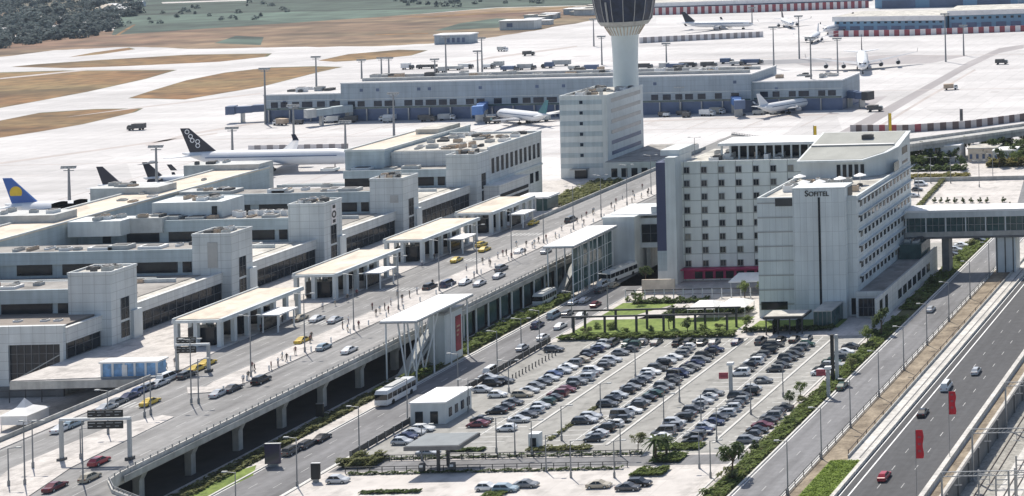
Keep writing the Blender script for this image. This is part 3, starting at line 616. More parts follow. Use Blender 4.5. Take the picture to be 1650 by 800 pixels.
for k in range(9): b.box(-195.24, -195.1, 390+2.5*k, 390.12+2.5*k, 0, 12)
for z in (3, 6, 9): b.box(-195.22, -195.12, 390, 410.5, z, z+.12)
b.build('mullions', 'steel_white', t)
t = thing('link_building', 'blue grey block with glazed bridge linking the viaduct to the hotel', 'building', (-192, 420, 0))
b = MB(); b.box(-199, -191, 413.5, 430, 0, 14.0); b.box(-199.2, -190.8, 413.3, 430.2, 14, 14.4); b.build('stair_core', 'clad_plain', t)
b = MB(); b.box(-191, -176, 417, 426, 5.6, 13.2); br = b.build('bridge', 'clad_plain', t)
glazed(br, -190.6, -177, 416.9, 0, 7, 11.6, 6, 2)
b = MB(); b.box(-198, -178, 416, 428, 13.2+.9, 13.2+1.35); b.build('roof', 'white_roof', t)
b = MB(); b.box(-188, -184, 416.6, 423, 14.6, 16.2); b.build('plant_room', 'clad_plain', t)
for x in (-189.5, -179): b = MB(); b.box(x-.5, x+.5, 418, 425, 0, 5.6); b.build('pier', 'concrete', t)
# ================================================================== HOTEL
ho = thing('hotel', 'tall pale blue grey hotel with square windows and a tower block bearing its name', 'hotel', (-148, 390, 0))
b = MB(); b.box(-174.4, -141, 404, 424, 0, 29.4); b.box(-174.6, -141, 403.8, 404.2, 29.4, 29.9); b.build('rear_wing', 'hotel_wall', ho)
b = MB(); b.box(-174.4, -141, 404.2, 424, 29.4, 29.55); b.build('roof', 'roof_pale', ho)
for r_ in range(8):
    for c_ in range(7):
        if c_ > 4 and r_ > 1: continue
        x = -173.8+4.34*c_; z = 27.0-3.34*r_; b = MB(); b.box(x, x+1.3, 403.9, 403.96, z, z+1.4); wn = b.build('window', 'glass_room', ho)
        b = MB(); b.box(x-.12, x+1.42, 403.7, 403.97, z-.14, z-.001); b.box(x-.12, x-.001, 403.82, 403.97, z, z+1.4); b.box(x+1.301, x+1.42, 403.82, 403.97, z, z+1.4); b.box(x-.12, x+1.42, 403.8, 403.97, z+1.401, z+1.5); b.box(x+.62, x+.68, 403.86, 403.899, z, z+1.4); b.build('frame', 'metal', wn)
b = MB(); b.box(-174.3, -143, 403.7, 403.99, .5, 3.1); rb = b.build('restaurant_front', 'hotel_red', ho)
for k in range(8): b = MB(); b.box(-171.5+2.6*k, -169.6+2.6*k, 403.6, 403.69, .6, 2.3); b.build('window', 'glass', rb)
b = MB(); b.box(-174.3, -143, 401.8, 403.9, 3.1, 3.3); b.build('fascia', 'hotel_red', ho)
for x0, x1, m_, z0, z1, n_ in ((-179.2, -176.9, 'hotel_purple', 8.5, 30.4, 'purple_pylon'), (-179.2, -176.9, 'clad_blue', 3.5, 8.49, 'pylon_foot'), (-179.2, -176.9, 'clad_plain', 0, 3.49, 'pylon_base'), (-176.88, -174.41, 'clad_plain', 0, 31.6, 'stair_shaft')):
    b = MB(); b.box(x0, x1, 400.2, 408 if x0 < -177 else 410, z0, z1); b.build(n_, m_, ho)
b = MB(); b.box(-179.2, -174.5, 403, 412, 31.61, 33); b.build('shaft_cap', 'clad_plain', ho)
clutter(ho, -172, -150, 406, 422, 29.55, 30, 31, 1.6, .6, 2.6)
b = MB(); b.box(-166.5, -138, 407, 417, 33.0, 33.7); rp = b.build('roof_pavilion', 'white_roof', ho)
for k in range(13): b = MB(); b.box(-166+2.2*k, -165.6+2.2*k, 407.6, 408, 29.5, 33); b.build('column', 'clad_plain', rp)
b = MB(); b.box(-165, -139, 411, 411.3, 29.5, 33); b.build('glazing', 'glass', rp)
# front wing
b = MB(); b.box(-142, -119.4, 368.4, 412, 0, 26.6); fw = b.build('front_wing', 'hotel_plain', ho)
b = MB(); b.box(-142, -119.4, 368.3, 368.7, 26.6, 27.4); b.box(-142, -141.6, 368.7, 404, 26.6, 27.4); b.box(-119.8, -119.3, 368.7, 412, 26.6, 27.2); b.build('parapet', 'clad_plain', fw)
b = MB(); b.box(-141.6, -119.8, 368.7, 411.9, 26.6, 26.7); b.build('terrace', 'roof_pale', fw)
for k in range(8): b = MB(); b.box(-141.95, -133.2, 368.32, 368.39, 2.9+3.3*k, 3.15+3.3*k); b.build('band', 'metal', fw)
b = MB(); b.box(-137.8, -133.3, 368.2, 368.32, 25.4, 27.2); b.build('louvre_panel', 'dark_metal', fw)
b = MB(); b.box(-133.2, -121.4, 366.4, 368.38, 0, 29.5); pj = b.build('name_tower', 'hotel_plain', ho)
b = MB(); b.box(-127.4, -126.9, 366.3, 366.39, 2, 27.6); b.build('slot_window', 'glass', pj)
b = MB(); b.box(-133.3, -121.3, 366.3, 372, 29.5, 29.8); b.build('cap', 'clad_plain', pj)
b = MB(); b.box(-133.2, -121.4, 368.7, 372, 26.7, 29.5); b.build('plant_room', 'clad_plain', pj)
b = MB(); b.box(-121.35, -121.3, 368.9, 371.9, 27, 29.2); b.build('louvre_panel', 'dark_metal', pj)
tc = bpy.data.curves.new('lettering', 'FONT'); tc.body = 'SOFITEL'; tc.size = 1.9; tc.extrude = .06; tc.align_x = 'CENTER'; tc.offset = .015
for ch in tc.body_format: ch.use_small_caps = False
tc.body = 'Sofitel'
for ch in tc.body_format: ch.use_small_caps = True
tc.small_caps_scale = .78
tc.materials.append(M['sign_dark']); to = bpy.data.objects.new('lettering_curve', tc); col.objects.link(to)
tm_ = bpy.data.meshes.new_from_object(to.evaluated_get(bpy.context.evaluated_depsgraph_get())); bpy.data.objects.remove(to)
lo = bpy.data.objects.new('lettering', tm_); col.objects.link(lo); lo.parent = ho
lo.location = Vector((-127.6, 366.3, 27.9))-ORG[ho.name]; lo.rotation_euler = (R(90), 0, 0); lo['label'] = 'dark raised letters of the hotel name'
for k in range(6):                                # side storeys: flat dark strips painted as sun-shade shadow, separate windows below
    z = 24.3-3.5*k
    b = MB(); b.box(-119.39, -118.7, 370, 411.6, z+1.72, z+1.95); b.build('sun_shade', 'clad_plain', fw)
    b = MB(); b.box(-119.38, -119.33, 370, 411.6, z+1.2, z+1.72); b.build('shadow_strip', 'shade_and_intake', fw)
    for j in range(14): b = MB(); b.box(-119.38, -119.31, 371.2+2.9*j, 372.6+2.9*j, z, z+1.2); b.build('window', 'glass_room', fw)
b = MB(); b.box(-120.9, -119.9, 368.3, 368.39, .3, 4.0); b.build('window', 'glass', fw)
b = MB(); b.box(-141.5, -135.5, 368.3, 368.39, 1.8, 3.6); b.build('window', 'glass', fw)
# penthouse
def zr(y): return 30.6+(y-393)*.205
def slope(pts, z0, z1): return [(x, y, z0) for x, y in pts], [(x, y, zr(y)+z1) for x, y in pts]
b = MB(); b.hull(*slope([(-141, 394), (-126, 394), (-121.6, 398.4), (-119.45, 402), (-119.45, 412), (-141, 412)], 26.72, 0)); ph = b.build('penthouse', 'clad_plain', ho)
rim = [(-141.7, 393.2), (-125.7, 393.2), (-121.0, 397.9), (-119.2, 401.6), (-119.2, 412.2), (-141.7, 412.2)]
b = MB(); b.hull([(x, y, zr(y)+.01) for x, y in rim], [(x, y, zr(y)+.55) for x, y in rim]); b.build('roof_slab', 'clad_plain', ph)
inn = [(-141.2, 393.7), (-126, 393.7), (-121.9, 397.9), (-120.6, 401.6), (-120.4, 411.8), (-141.2, 411.8)]
b = MB(); b.hull([(x, y, zr(y)+.56) for x, y in inn], [(x, y, zr(y)+.62) for x, y in inn]); b.build('roof', 'roof_green', ph)
b = MB(); b.hull([(-141.2, 402.2, zr(402.2)+.63), (-120.6, 402.2, zr(402.2)+.63), (-120.6, 402.8, zr(402.8)+.63), (-141.2, 402.8, zr(402.8)+.63)], [(-141.2, 402.2, zr(402.2)+1.0), (-120.6, 402.2, zr(402.2)+1.0), (-120.6, 402.8, zr(402.8)+1.0), (-141.2, 402.8, zr(402.8)+1.0)]); b.build('roof_upstand', 'metal', ph)
unit(ph, -130, 406.5, zr(408)+.4, 2.6, 1.6, 1.0, 'unit_dark')
for k in range(5): b = MB(); b.box(-132.2+1.45*k, -131.3+1.45*k, 393.9, 393.99, 27, 30); b.build('window', 'glass', ph)
for z0, z1 in ((30.2, 32.0), (27.9, 28.5)): b = MB(); b.box(-119.44, -119.38, 405, 409.5, z0, z1); b.build('window', 'glass', ph)
b = MB(); b.box(-119.44, -119.38, 398, 402, 27.2, 29.4); b.build('terrace_screen', 'glass_green', ho)
clutter(ho, -140.5, -121, 372.5, 391, 26.7, 26, 41, 1.5, .5, 2.2)
for k in range(5):
    b = MB(); x, y = -138+3.6*k, 378+rnd.uniform(-2, 8); b.lathe([(1.5, 29.0), (.1, 29.6)], x, y, 8); b.tube((x, y, 26.7), (x, y, 29.2), .05, 5); b.build('parasol', 'white_roof', ho)
# podium
b = MB(); b.box(-119.3, -112.6, 366.6, 406, 0, 5.2); b.box(-113.0, -112.5, 360, 410, 0, 6.0); b.box(-119.3, -113.0, 366.4, 366.7, 5.2, 6.0); pd = b.build('podium', 'clad_warm', ho)
b = MB(); b.box(-119.3, -113.0, 366.7, 406, 5.2, 5.35); b.build('roof', 'roof_grey', pd)
glazed(pd, -118.6, -113.4, 366.38, 0, .4, 4.4, 5, 2)
for y in (362, 366): b = MB(); b.box(-112.49, -112.4, y, y+1.8, 1, 5.0); b.build('window', 'glass', pd)
for k in range(7): b = MB(); b.box(-112.49, -112.4, 376+4*k, 378.6+4*k, 1.6, 3.6); b.build('window', 'glass_blue', pd)
b = MB(); b.box(-118.9, -113.4, 399, 407, 5.35, 9.0); dk = b.build('plant_room', 'glass_green', pd); clutter(dk, -118.5, -114, 400, 406, 9.0, 5, 8, .8)
# canopy over the hotel terrace, entrance canopy
t = thing('terrace_awning', 'long white awning over the hotel ground floor beside the red front', 'awning', (-150, 392, 0))
b = MB(); b.hull([(-157.5, 389.4, 2.9), (-143.2, 389.4, 2.9), (-143.2, 396, 3.5), (-157.5, 396, 3.5)], [(-157.5, 389.4, 3.1), (-143.2, 389.4, 3.1), (-143.2, 396, 3.7), (-157.5, 396, 3.7)]); b.build('fabric', 'white_roof', t)
for x in (-157, -152.5, -148, -143.6): b = MB(); b.tube((x, 389.8, 0), (x, 389.8, 2.9), .06, 6); b.build('post', 'steel_white', t)
t = thing('entrance_canopy', 'dark edged flat grey entrance canopy on posts below the hotel name tower', 'canopy', (-131, 356, 0))
b = MB(); b.hull([(-135.6, 353.7, 3.6), (-126.8, 353.7, 3.6), (-126.8, 359.2, 3.6), (-135.6, 359.2, 3.6)], [(-135.6, 353.7, 4.1), (-126.8, 353.7, 4.1), (-126.8, 359.2, 4.1), (-135.6, 359.2, 4.1)]); b.build('roof', 'dark_metal', t)
b = MB(); b.hull([(-135.3, 354.0, 4.11), (-127.1, 354.0, 4.11), (-127.1, 358.9, 4.11), (-135.3, 358.9, 4.11)], [(-135.3, 354.0, 4.18), (-127.1, 354.0, 4.18), (-127.1, 358.9, 4.18), (-135.3, 358.9, 4.18)]); b.build('roof_covering', 'roof_pale', t)
for x in (-135.2, -132.6, -130, -127.3): b = MB(); b.box(x-.12, x+.12, 354.3, 354.54, 0, 3.6); b.build('post', 'dark_metal', t)
for x in (-134.0, -128.8): b = MB(); b.box(x, x+.2, 354.8, 358.8, 0, 3); b.build('side_screen', 'glass', t)
t = thing('glass_porch', 'small glazed green tinted porch at the foot of the hotel name tower', 'porch', (-124, 363, 0))
b = MB(); b.box(-126.2, -122.2, 358.6, 366.2, 0, 3.7); b.build('glazing', 'glass_green', t); b = MB(); b.box(-126.3, -122.1, 358.5, 366.25, 3.71, 3.95); b.build('roof', 'roof_pale', t)
b = MB()
for k in range(5): b.box(-126.2+.98*k, -126.1+.98*k, 358.48, 358.58, 0, 3.7)
b.build('frame', 'metal', t)
# ================================================================== CONTROL TOWER AND ADMIN BLOCK
ct = thing('control_tower', 'round white airport control tower with a wide dark glass cab', 'tower', (-270.2, 581, 0))
cx, cy = -270.2, 581
def tz(z): return z-2.6 if z > 30 else z
TS = 1.055
def tl(pr): return [(r_*TS, tz(z)) for r_, z in pr]
def tp(r_, a, z): return (cx+r_*TS*math.cos(a), cy+r_*TS*math.sin(a), tz(z))
b = MB(); b.lathe(tl([(4.2, 0), (4.0, 32), (3.9, 37), (4.05, 43), (4.3, 47.6), (5.3, 49.6), (6.1, 50.9), (6.1, 51.4)]), cx, cy, 32); b.build('shaft', 'tower_shaft', ct, True)
b = MB()
for k in range(32): a = 2*math.pi*k/32; b.tube(tp(4.5, a, 48.0), tp(6.3, a, 51.2), .15, 4)
b.build('bracket_ring', 'unit_tan', ct)
b = MB(); b.lathe(tl([(6.2, 51.4), (7.4, 51.6), (8.3, 53.0), (8.3, 53.15)]), cx, cy, 32); b.build('gallery', 'concrete', ct)
N = 16; b = MB(); b.lathe(tl([(8.2, 53.16), (9.0, 56), (9.9, 61.6), (9.9, 66)]), cx, cy, N); cb = b.build('cab', 'tower_glass', ct)
b = MB()
for k in range(N):
    a = 2*math.pi*k/N
    for (r0, z0), (r1, z1) in (((8.25, 53.16), (9.05, 56)), ((9.05, 56), (9.96, 61.6)), ((9.96, 61.6), (9.96, 66))): b.tube(tp(r0, a, z0), tp(r1, a, z1), .13, 4)
b.build('mullions', 'metal', cb)
for k in (3, 9, 11, 12): a = 2*math.pi*(k+.5)/N-math.pi; b = MB(); b.tube(tp(8.5, a, 53.2), tp(9.7, a, 60.4), .35, 5); b.build('frame_panel', 'metal', cb)
b = MB(); b.lathe(tl([(10.4, 66), (10.4, 67), (3, 68.4), (1, 68.5)]), cx, cy, 32); b.build('roof', 'concrete', ct)
ad = thing('office_block', 'seven storey pale grey office block at the foot of the control tower', 'office block', (-269.5, 558, 0))
b = MB(); b.box(-277.6, -261.5, 548, 575, 0, 27.2); b.box(-277.7, -261.4, 547.9, 548.3, 27.2, 28.1); b.box(-261.8, -261.4, 548.3, 575, 27.2, 28.1); b.box(-277.7, -277.3, 548.3, 575, 27.2, 28.1); b.build('main_block', 'clad_plain', ad)
b = MB(); b.box(-277.3, -261.8, 548.3, 574.8, 27.2, 27.35); b.build('roof', 'roof_pale', ad)
clutter(ad, -277, -262.3, 549, 572, 27.35, 26, 55, 1.5, .7, 3)
for k in range(7):
    z = 3.6+3.6*k
    b = MB(); b.box(-277.4, -263.2, 547.93, 547.995, z-.2, z+1.35); b.build('wall_band', 'clad_blue', ad)
    if 0 < k < 7: b = MB(); b.box(-270.8, -269.7, 547.88, 547.925, z+.0, z+1.1); b.build('window', 'glass_blue', ad)
    b = MB(); b.box(-261.49, -261.43, 551, 573, z-.1, z+1.2); b.build('side_window_strip', 'sat_blue' if k < 3 else 'metal', ad)
b = MB(); b.box(-272.5, -268.5, 547.2, 547.9, 0, 3); b.build('entrance', 'glass', ad); b = MB(); b.box(-273.5, -268, 545.6, 547.9, 3.1, 3.4); b.build('entrance_roof', 'metal', ad)
b = MB(); b.box(-261.39, -244, 545, 580, 0, 5.6); lw = b.build('low_wing', 'clad_plain', ad); b = MB(); b.box(-261.2, -244.3, 545.3, 579.7, 5.6, 5.8); b.build('roof', 'roof_grey', lw)
for k in range(4): b = MB(); b.box(-259+3.4*k, -257+3.4*k, 544.9, 544.99, .6, 3.6); b.build('window', 'glass', lw)
# ================================================================== SATELLITE CONCOURSE
sa = thing('satellite_concourse', 'long low blue grey satellite concourse across the apron behind the control tower', 'concourse', (-355, 700, 0))
segs = [(-445.5, -269, 694, 724, 16.2, 'sat_wall'), (-480, -445.6, 696, 718, 11.6, 'sat_wall'), (-268.9, -230.5, 696, 720, 12.6, 'sat_wall')]
for x0, x1, y0, y1, h_, m_ in segs:
    b = MB(); b.box(x0, x1, y0, y1, 5.2, h_); bl = b.build('upper_storey', m_, sa)
    b = MB(); b.box(x0-.2, x1+.2, y0-.25, y0+.4, h_, h_+.5); b.box(x1-.3, x1+.2, y0+.4, y1, h_, h_+.5); b.build('roof_edge', 'white_roof', bl)
    b = MB(); b.box(x0, x1, y0+.4, y1, h_, h_+.2); b.build('roof', 'apron', bl)
    b = MB(); b.box(x0, x1, y0+.3, y1-.3, 0, 5.2); b.build('lower_storey', 'sat_blue', sa)
    b = MB(); b.box(x0+.3, x1-.3, y0-.05, y0-.005, 5.3, 6.0); b.build('glazed_strip', 'glass_green', bl)
    b = MB(); b.box(x0, x1, y0-.14, y0-.06, 9.3, 9.55); b.build('string_course', 'clad_plain', bl)
    x = x0+3; k = 0
    while x < x1-5:
        wd = rnd.choice((3, 4.5, 3.4)); b = MB(); b.box(x, x+wd, y0-.08, y0-.01, 6.2, 8.6) ; b.build('window', 'glass_blue', bl)
        if rnd.random() < .35: b = MB(); b.box(x+1, x+2.4, y0-.08, y0-.01, h_-3.6, h_-2.3); b.build('vent', 'sat_blue', bl)
        x += wd+rnd.choice((1.2, 2, 4))
    for k in range(int((x1-x0)/9)): b = MB(); b.box(x0+2+9*k, x0+2.5+9*k, y0-.5, y0, 0, 5.3); b.build('column', 'metal', sa)
    clutter(bl, x0+3, x1-4, y0+6, y1-3, h_+.2, int((x1-x0)/4.5), int(-x0), 2.4, 1.2, 4.5)
for y0, y1, z in ((700, 706, 18.2), (712, 718, 18.2)): b = MB(); b.box(-440, -272, y0, y0+1.2, 16.4, 16.4+1.3); b.build('roof_duct', 'unit_grey', sa)
def jetty(x, y, rz, lab, m='sat_blue', L=22, cabm=None):
    t = thing('passenger_bridge', lab, 'boarding bridge', (x, y, 0), 'boarding bridges of the satellite concourse')
    c, s_ = math.cos(rz), math.sin(rz)
    def P(a, b_): return (x+a*c-b_*s_, y+a*s_+b_*c)
    def bx(a0, a1, b0, b1, z0, z1, n, mm): q = MB(); q.prism([P(a0, b0), P(a1, b0), P(a1, b1), P(a0, b1)], z0, z1); q.build(n, mm, t)
    bx(0, L*.55, -1.7, 1.7, 4.2, 7.2, 'tunnel', m); bx(L*.55+.01, L, -1.4, 1.4, 4.0, 6.9, 'tunnel', m); bx(L+.01, L+3.4, -2.1, 2.1, 3.7, 7.3, 'cab', cabm or 'unit_grey'); bx(L*.8, L*.8+.7, -1.6, 1.6, 0, 4, 'wheel_column', 'metal'); bx(0, 1.6, -1.6, 1.6, 0, 4.2, 'pedestal', 'concrete')
    return t
jetty(-480, 702, R(197), 'dark navy boarding bridge at the far left end of the satellite concourse', 'sat_blue', 14, 'sat_blue')
jetty(-441, 694, R(-128), 'grey blue boarding bridge in front of the left half of the satellite concourse', 'clad_blue', 14)
jetty(-384, 694, R(-70), 'bright blue boarding bridge beside the teal tailed plane', 'bridge_blue', 13, 'bridge_blue')
jetty(-276, 694, R(-62), 'purple blue boarding bridge left of the white tailed plane near the office block', 'bridge_blue', 14, 'sat_blue')
jetty(-231, 704, R(-25), 'dark navy boarding bridge at the right end of the satellite concourse', 'sat_blue', 10, 'dark_metal')
# ================================================================== HANGARS AND BARRIERS FAR BEHIND
def barrier(pts, n, h, a, c, lab, z=0):
    t = thing('blast_fence', lab, 'fence', (pts[0][0], pts[0][1], 0))
    tot = sum(math.dist(p, q) for p, q in zip(pts, pts[1:])); segl = tot/n
    def pos(sv):
        for p, q in zip(pts, pts[1:]):
            L = math.dist(p, q)
            if sv <= L+1e-6: return (p[0]+(q[0]-p[0])*sv/L, p[1]+(q[1]-p[1])*sv/L)
            sv -= L
        return pts[-1]
    for k in range(n):
        p, q = pos(segl*k), pos(segl*(k+1)-.02); dx, dy = q[0]-p[0], q[1]-p[1]; L = math.hypot(dx, dy); nx, ny = -dy/L*.5, dx/L*.5
        b = MB(); b.hull([(p[0], p[1], z), (q[0], q[1], z), (q[0]+nx, q[1]+ny, z), (p[0]+nx, p[1]+ny, z)], [(p[0], p[1], z+h), (q[0], q[1], z+h), (q[0]+nx, q[1]+ny, z+h), (p[0]+nx, p[1]+ny, z+h)])
        b.build('red_panel' if k % 2 else 'white_panel', (a(k) if callable(a) else a) if k % 2 else c, t)
    return t
barrier([at(1044, 25)[:2], at(1220, 20)[:2], at(1400, 13)[:2]], 62, 5.4, 'barrier_red', 'barrier_white', 'red and white striped blast fence far behind the control tower, under the blue shed')
barrier([at(1030, 70)[:2], at(1230, 60)[:2]], 33, 3.6, 'barrier_grey', 'barrier_white', 'grey and white chequered fence across the far apron right of the control tower')
barrier([at(1335, 60)[:2], at(1460, 58)[:2], at(1650, 51)[:2], at(1720, 48)[:2]], 46, 3.8, 'barrier_red', 'barrier_white', 'red and white chequered fence in front of the far blue hangars')
barrier([at(1370, 214)[:2], at(1460, 214)[:2], at(1560, 207)[:2], at(1650, 195)[:2], at(1720, 186)[:2]], 38, 3.0, lambda k: 'barrier_red' if k in (5, 7, 11) else 'barrier_dark', 'barrier_pale', 'faded red and grey chequered fence beside the flyover right of the hotel roof')
barrier([at(400, 244)[:2], at(560, 241)[:2]], 16, 2.2, 'barrier_grey', 'barrier_white', 'low grey and white barrier row on the apron left of the terminal upper hall')
def hangar(p, q, depth, h, lab, m='hangar_blue', doors=8):
    t = thing('hangar', lab, 'hangar', (p[0], p[1], 0)); dx, dy = q[0]-p[0], q[1]-p[1]; L = math.hypot(dx, dy); ux, uy = dx/L, dy/L; nx, ny = -uy, ux
    def P(a, b_): return (p[0]+ux*a+nx*b_, p[1]+uy*a+ny*b_)
    b = MB(); b.prism([P(0, 0), P(L, 0), P(L, depth), P(0, depth)], 0, h); b.build('wall', m, t)
    b = MB(); b.prism([P(-1, -1), P(L+1, -1), P(L+1, depth+1), P(-1, depth+1)], h, h+.8); b.build('roof', 'roof_pale', t)
    b = MB(); b.prism([P(-1, -1.3), P(L+1, -1.3), P(L+1, -1.01), P(-1, -1.01)], h-2.2, h+.9); b.build('fascia', 'white_roof', t)
    for k in range(doors):
        a = L*(k+.15)/doors; b = MB(); b.prism([P(a, -.3), P(a+L*.7/doors, -.3), P(a+L*.7/doors, -.02), P(a, -.02)], 0, h*.42); b.build('door', 'sat_blue', t)
    for k in range(doors*2):
        a = L*(k+.3)/doors/2; b = MB(); b.prism([P(a, -.25), P(a+L*.2/doors, -.25), P(a+L*.2/doors, -.02), P(a, -.02)], h*.6, h*.72); b.build('window', 'glass_blue', t)
    return t
hangar(at(1345, 53)[:2], at(1522, 51)[:2], 40, 9.5, 'blue hangar with dark doors behind the red and white fence, left of the far pair')
hangar(at(1530, 50)[:2], at(1720, 44)[:2], 40, 12, 'taller blue hangar at the far right behind the red and white fence')
hangar(at(1410, 14)[:2], at(1640, 9)[:2], 50, 14, 'long blue shed with dark base on the horizon side of the far hangars', 'hangar_blue', 3)
hangar(at(1030, 14)[:2], at(1400, 2)[:2], 30, 3.2, 'long low dark blue shed roof behind the striped blast fence', 'sat_blue', 3)
t = thing('airfield_hut', 'small grey blue airfield building at the edge of the dry field', 'building', at(720, 69))
x, y, _ = at(700, 72); b = MB(); b.box(x, x+22, y, y+10, 0, 5.5); b.build('wall', 'sat_wall', t); b = MB(); b.box(x-.5, x+22.5, y-.5, y+10.5, 5.5, 6.2); b.build('roof', 'white_roof', t)
for k in range(4): b = MB(); b.box(x+8+3.2*k, x+9.8+3.2*k, y-.1, y-.01, 1, 4); b.build('window', 'sat_blue', t)
x, y, _ = at(805, 49); t = thing('airfield_house', 'pale flat roofed building with one dark window by the far apron edge', 'building', (x, y, 0))
b = MB(); b.box(x, x+24, y, y+10, 0, 6); b.build('wall', 'clad_plain', t); b = MB(); b.box(x+5, x+9, y-.1, y-.01, 2, 4.6); b.build('window', 'sat_blue', t); b = MB(); b.box(x-.5, x+24.5, y-.5, y+10.5, 6, 6.5); b.build('roof', 'white_roof', t)
# scattered low buildings beyond the apron edge
r = random.Random(5)
for k in range(16):
    px = 838+r.uniform(0, 112); py = 44-(px-838)*.2-r.uniform(0, 8); x, y, _ = at(px, py); w_, d_, h_ = r.uniform(6, 16), r.uniform(5, 9), r.uniform(2.5, 4.5)
    t = thing('far_shed', 'small pale shed in the far cluster left of the control tower cab', 'shed', (x, y, 0), 'sheds beyond the apron')
    b = MB(); b.box(x, x+w_, y, y+d_, 0, h_); b.build('wall', r.choice(['clad_plain', 'concrete', 'clad_blue']), t); b = MB(); b.box(x-.4, x+w_+.4, y-.4, y+d_+.4, h_, h_+.5); b.build('roof', r.choice(['white_roof', 'roof_pale']), t)
# ================================================================== PEDESTRIAN BRIDGE
t = thing('pedestrian_bridge', 'glazed pedestrian bridge crossing the roads to the right of the hotel', 'bridge', (-95, 408, 0))
b = MB(); b.box(-119.2, -40, 405, 411, 9.4, 10.6); b.build('deck', 'pale_concrete', t)
b = MB(); b.box(-119.2, -40, 404.7, 411.3, 15.6, 16.1); b.build('roof', 'white_roof', t)
b = MB(); b.box(-119.2, -40, 404.8, 405.0, 14.2, 15.59); b.build('fascia', 'clad_plain', t)
b = MB(); b.box(-119, -40, 405.3, 405.4, 10.6, 14.19); b.box(-119, -40, 410.6, 410.7, 10.6, 15.59); b.build('glazing', 'glass_green', t)
for k in range(17): b = MB(); b.box(-119+5*k, -118.75+5*k, 405.0, 405.29, 10.6, 15.5); b.build('frame', 'steel_white', t)
b = MB()
for k in range(54): b.box(-118.2+1.5*k, -118.1+1.5*k, 405.1, 405.28, 10.6, 14.2)
b.box(-119, -40, 405.1, 405.28, 12.2, 12.3); b.build('mullions', 'metal', t)
b = MB(); b.box(-119.2, -40, 404.8, 405.2, 8.9, 9.39); b.build('beam', 'dark_concrete', t)
for x in (-109.4, -60): b = MB(); b.box(x-.9, x+.9, 406.2, 409.6, -3.2 if x > -71 else 0, 9.4); b.build('pier', 'dark_concrete', t)
b = MB(); b.box(-96.6, -91.6, 405.6, 410.4, 0, 9.39); lt = b.build('lift_shaft', 'clad_plain', t)
for x in (-96.3, -94.2, -92.2): b = MB(); b.box(x-.14, x+.14, 405.5, 405.59, 0, 9.3); b.build('rib', 'unit_dark', lt)
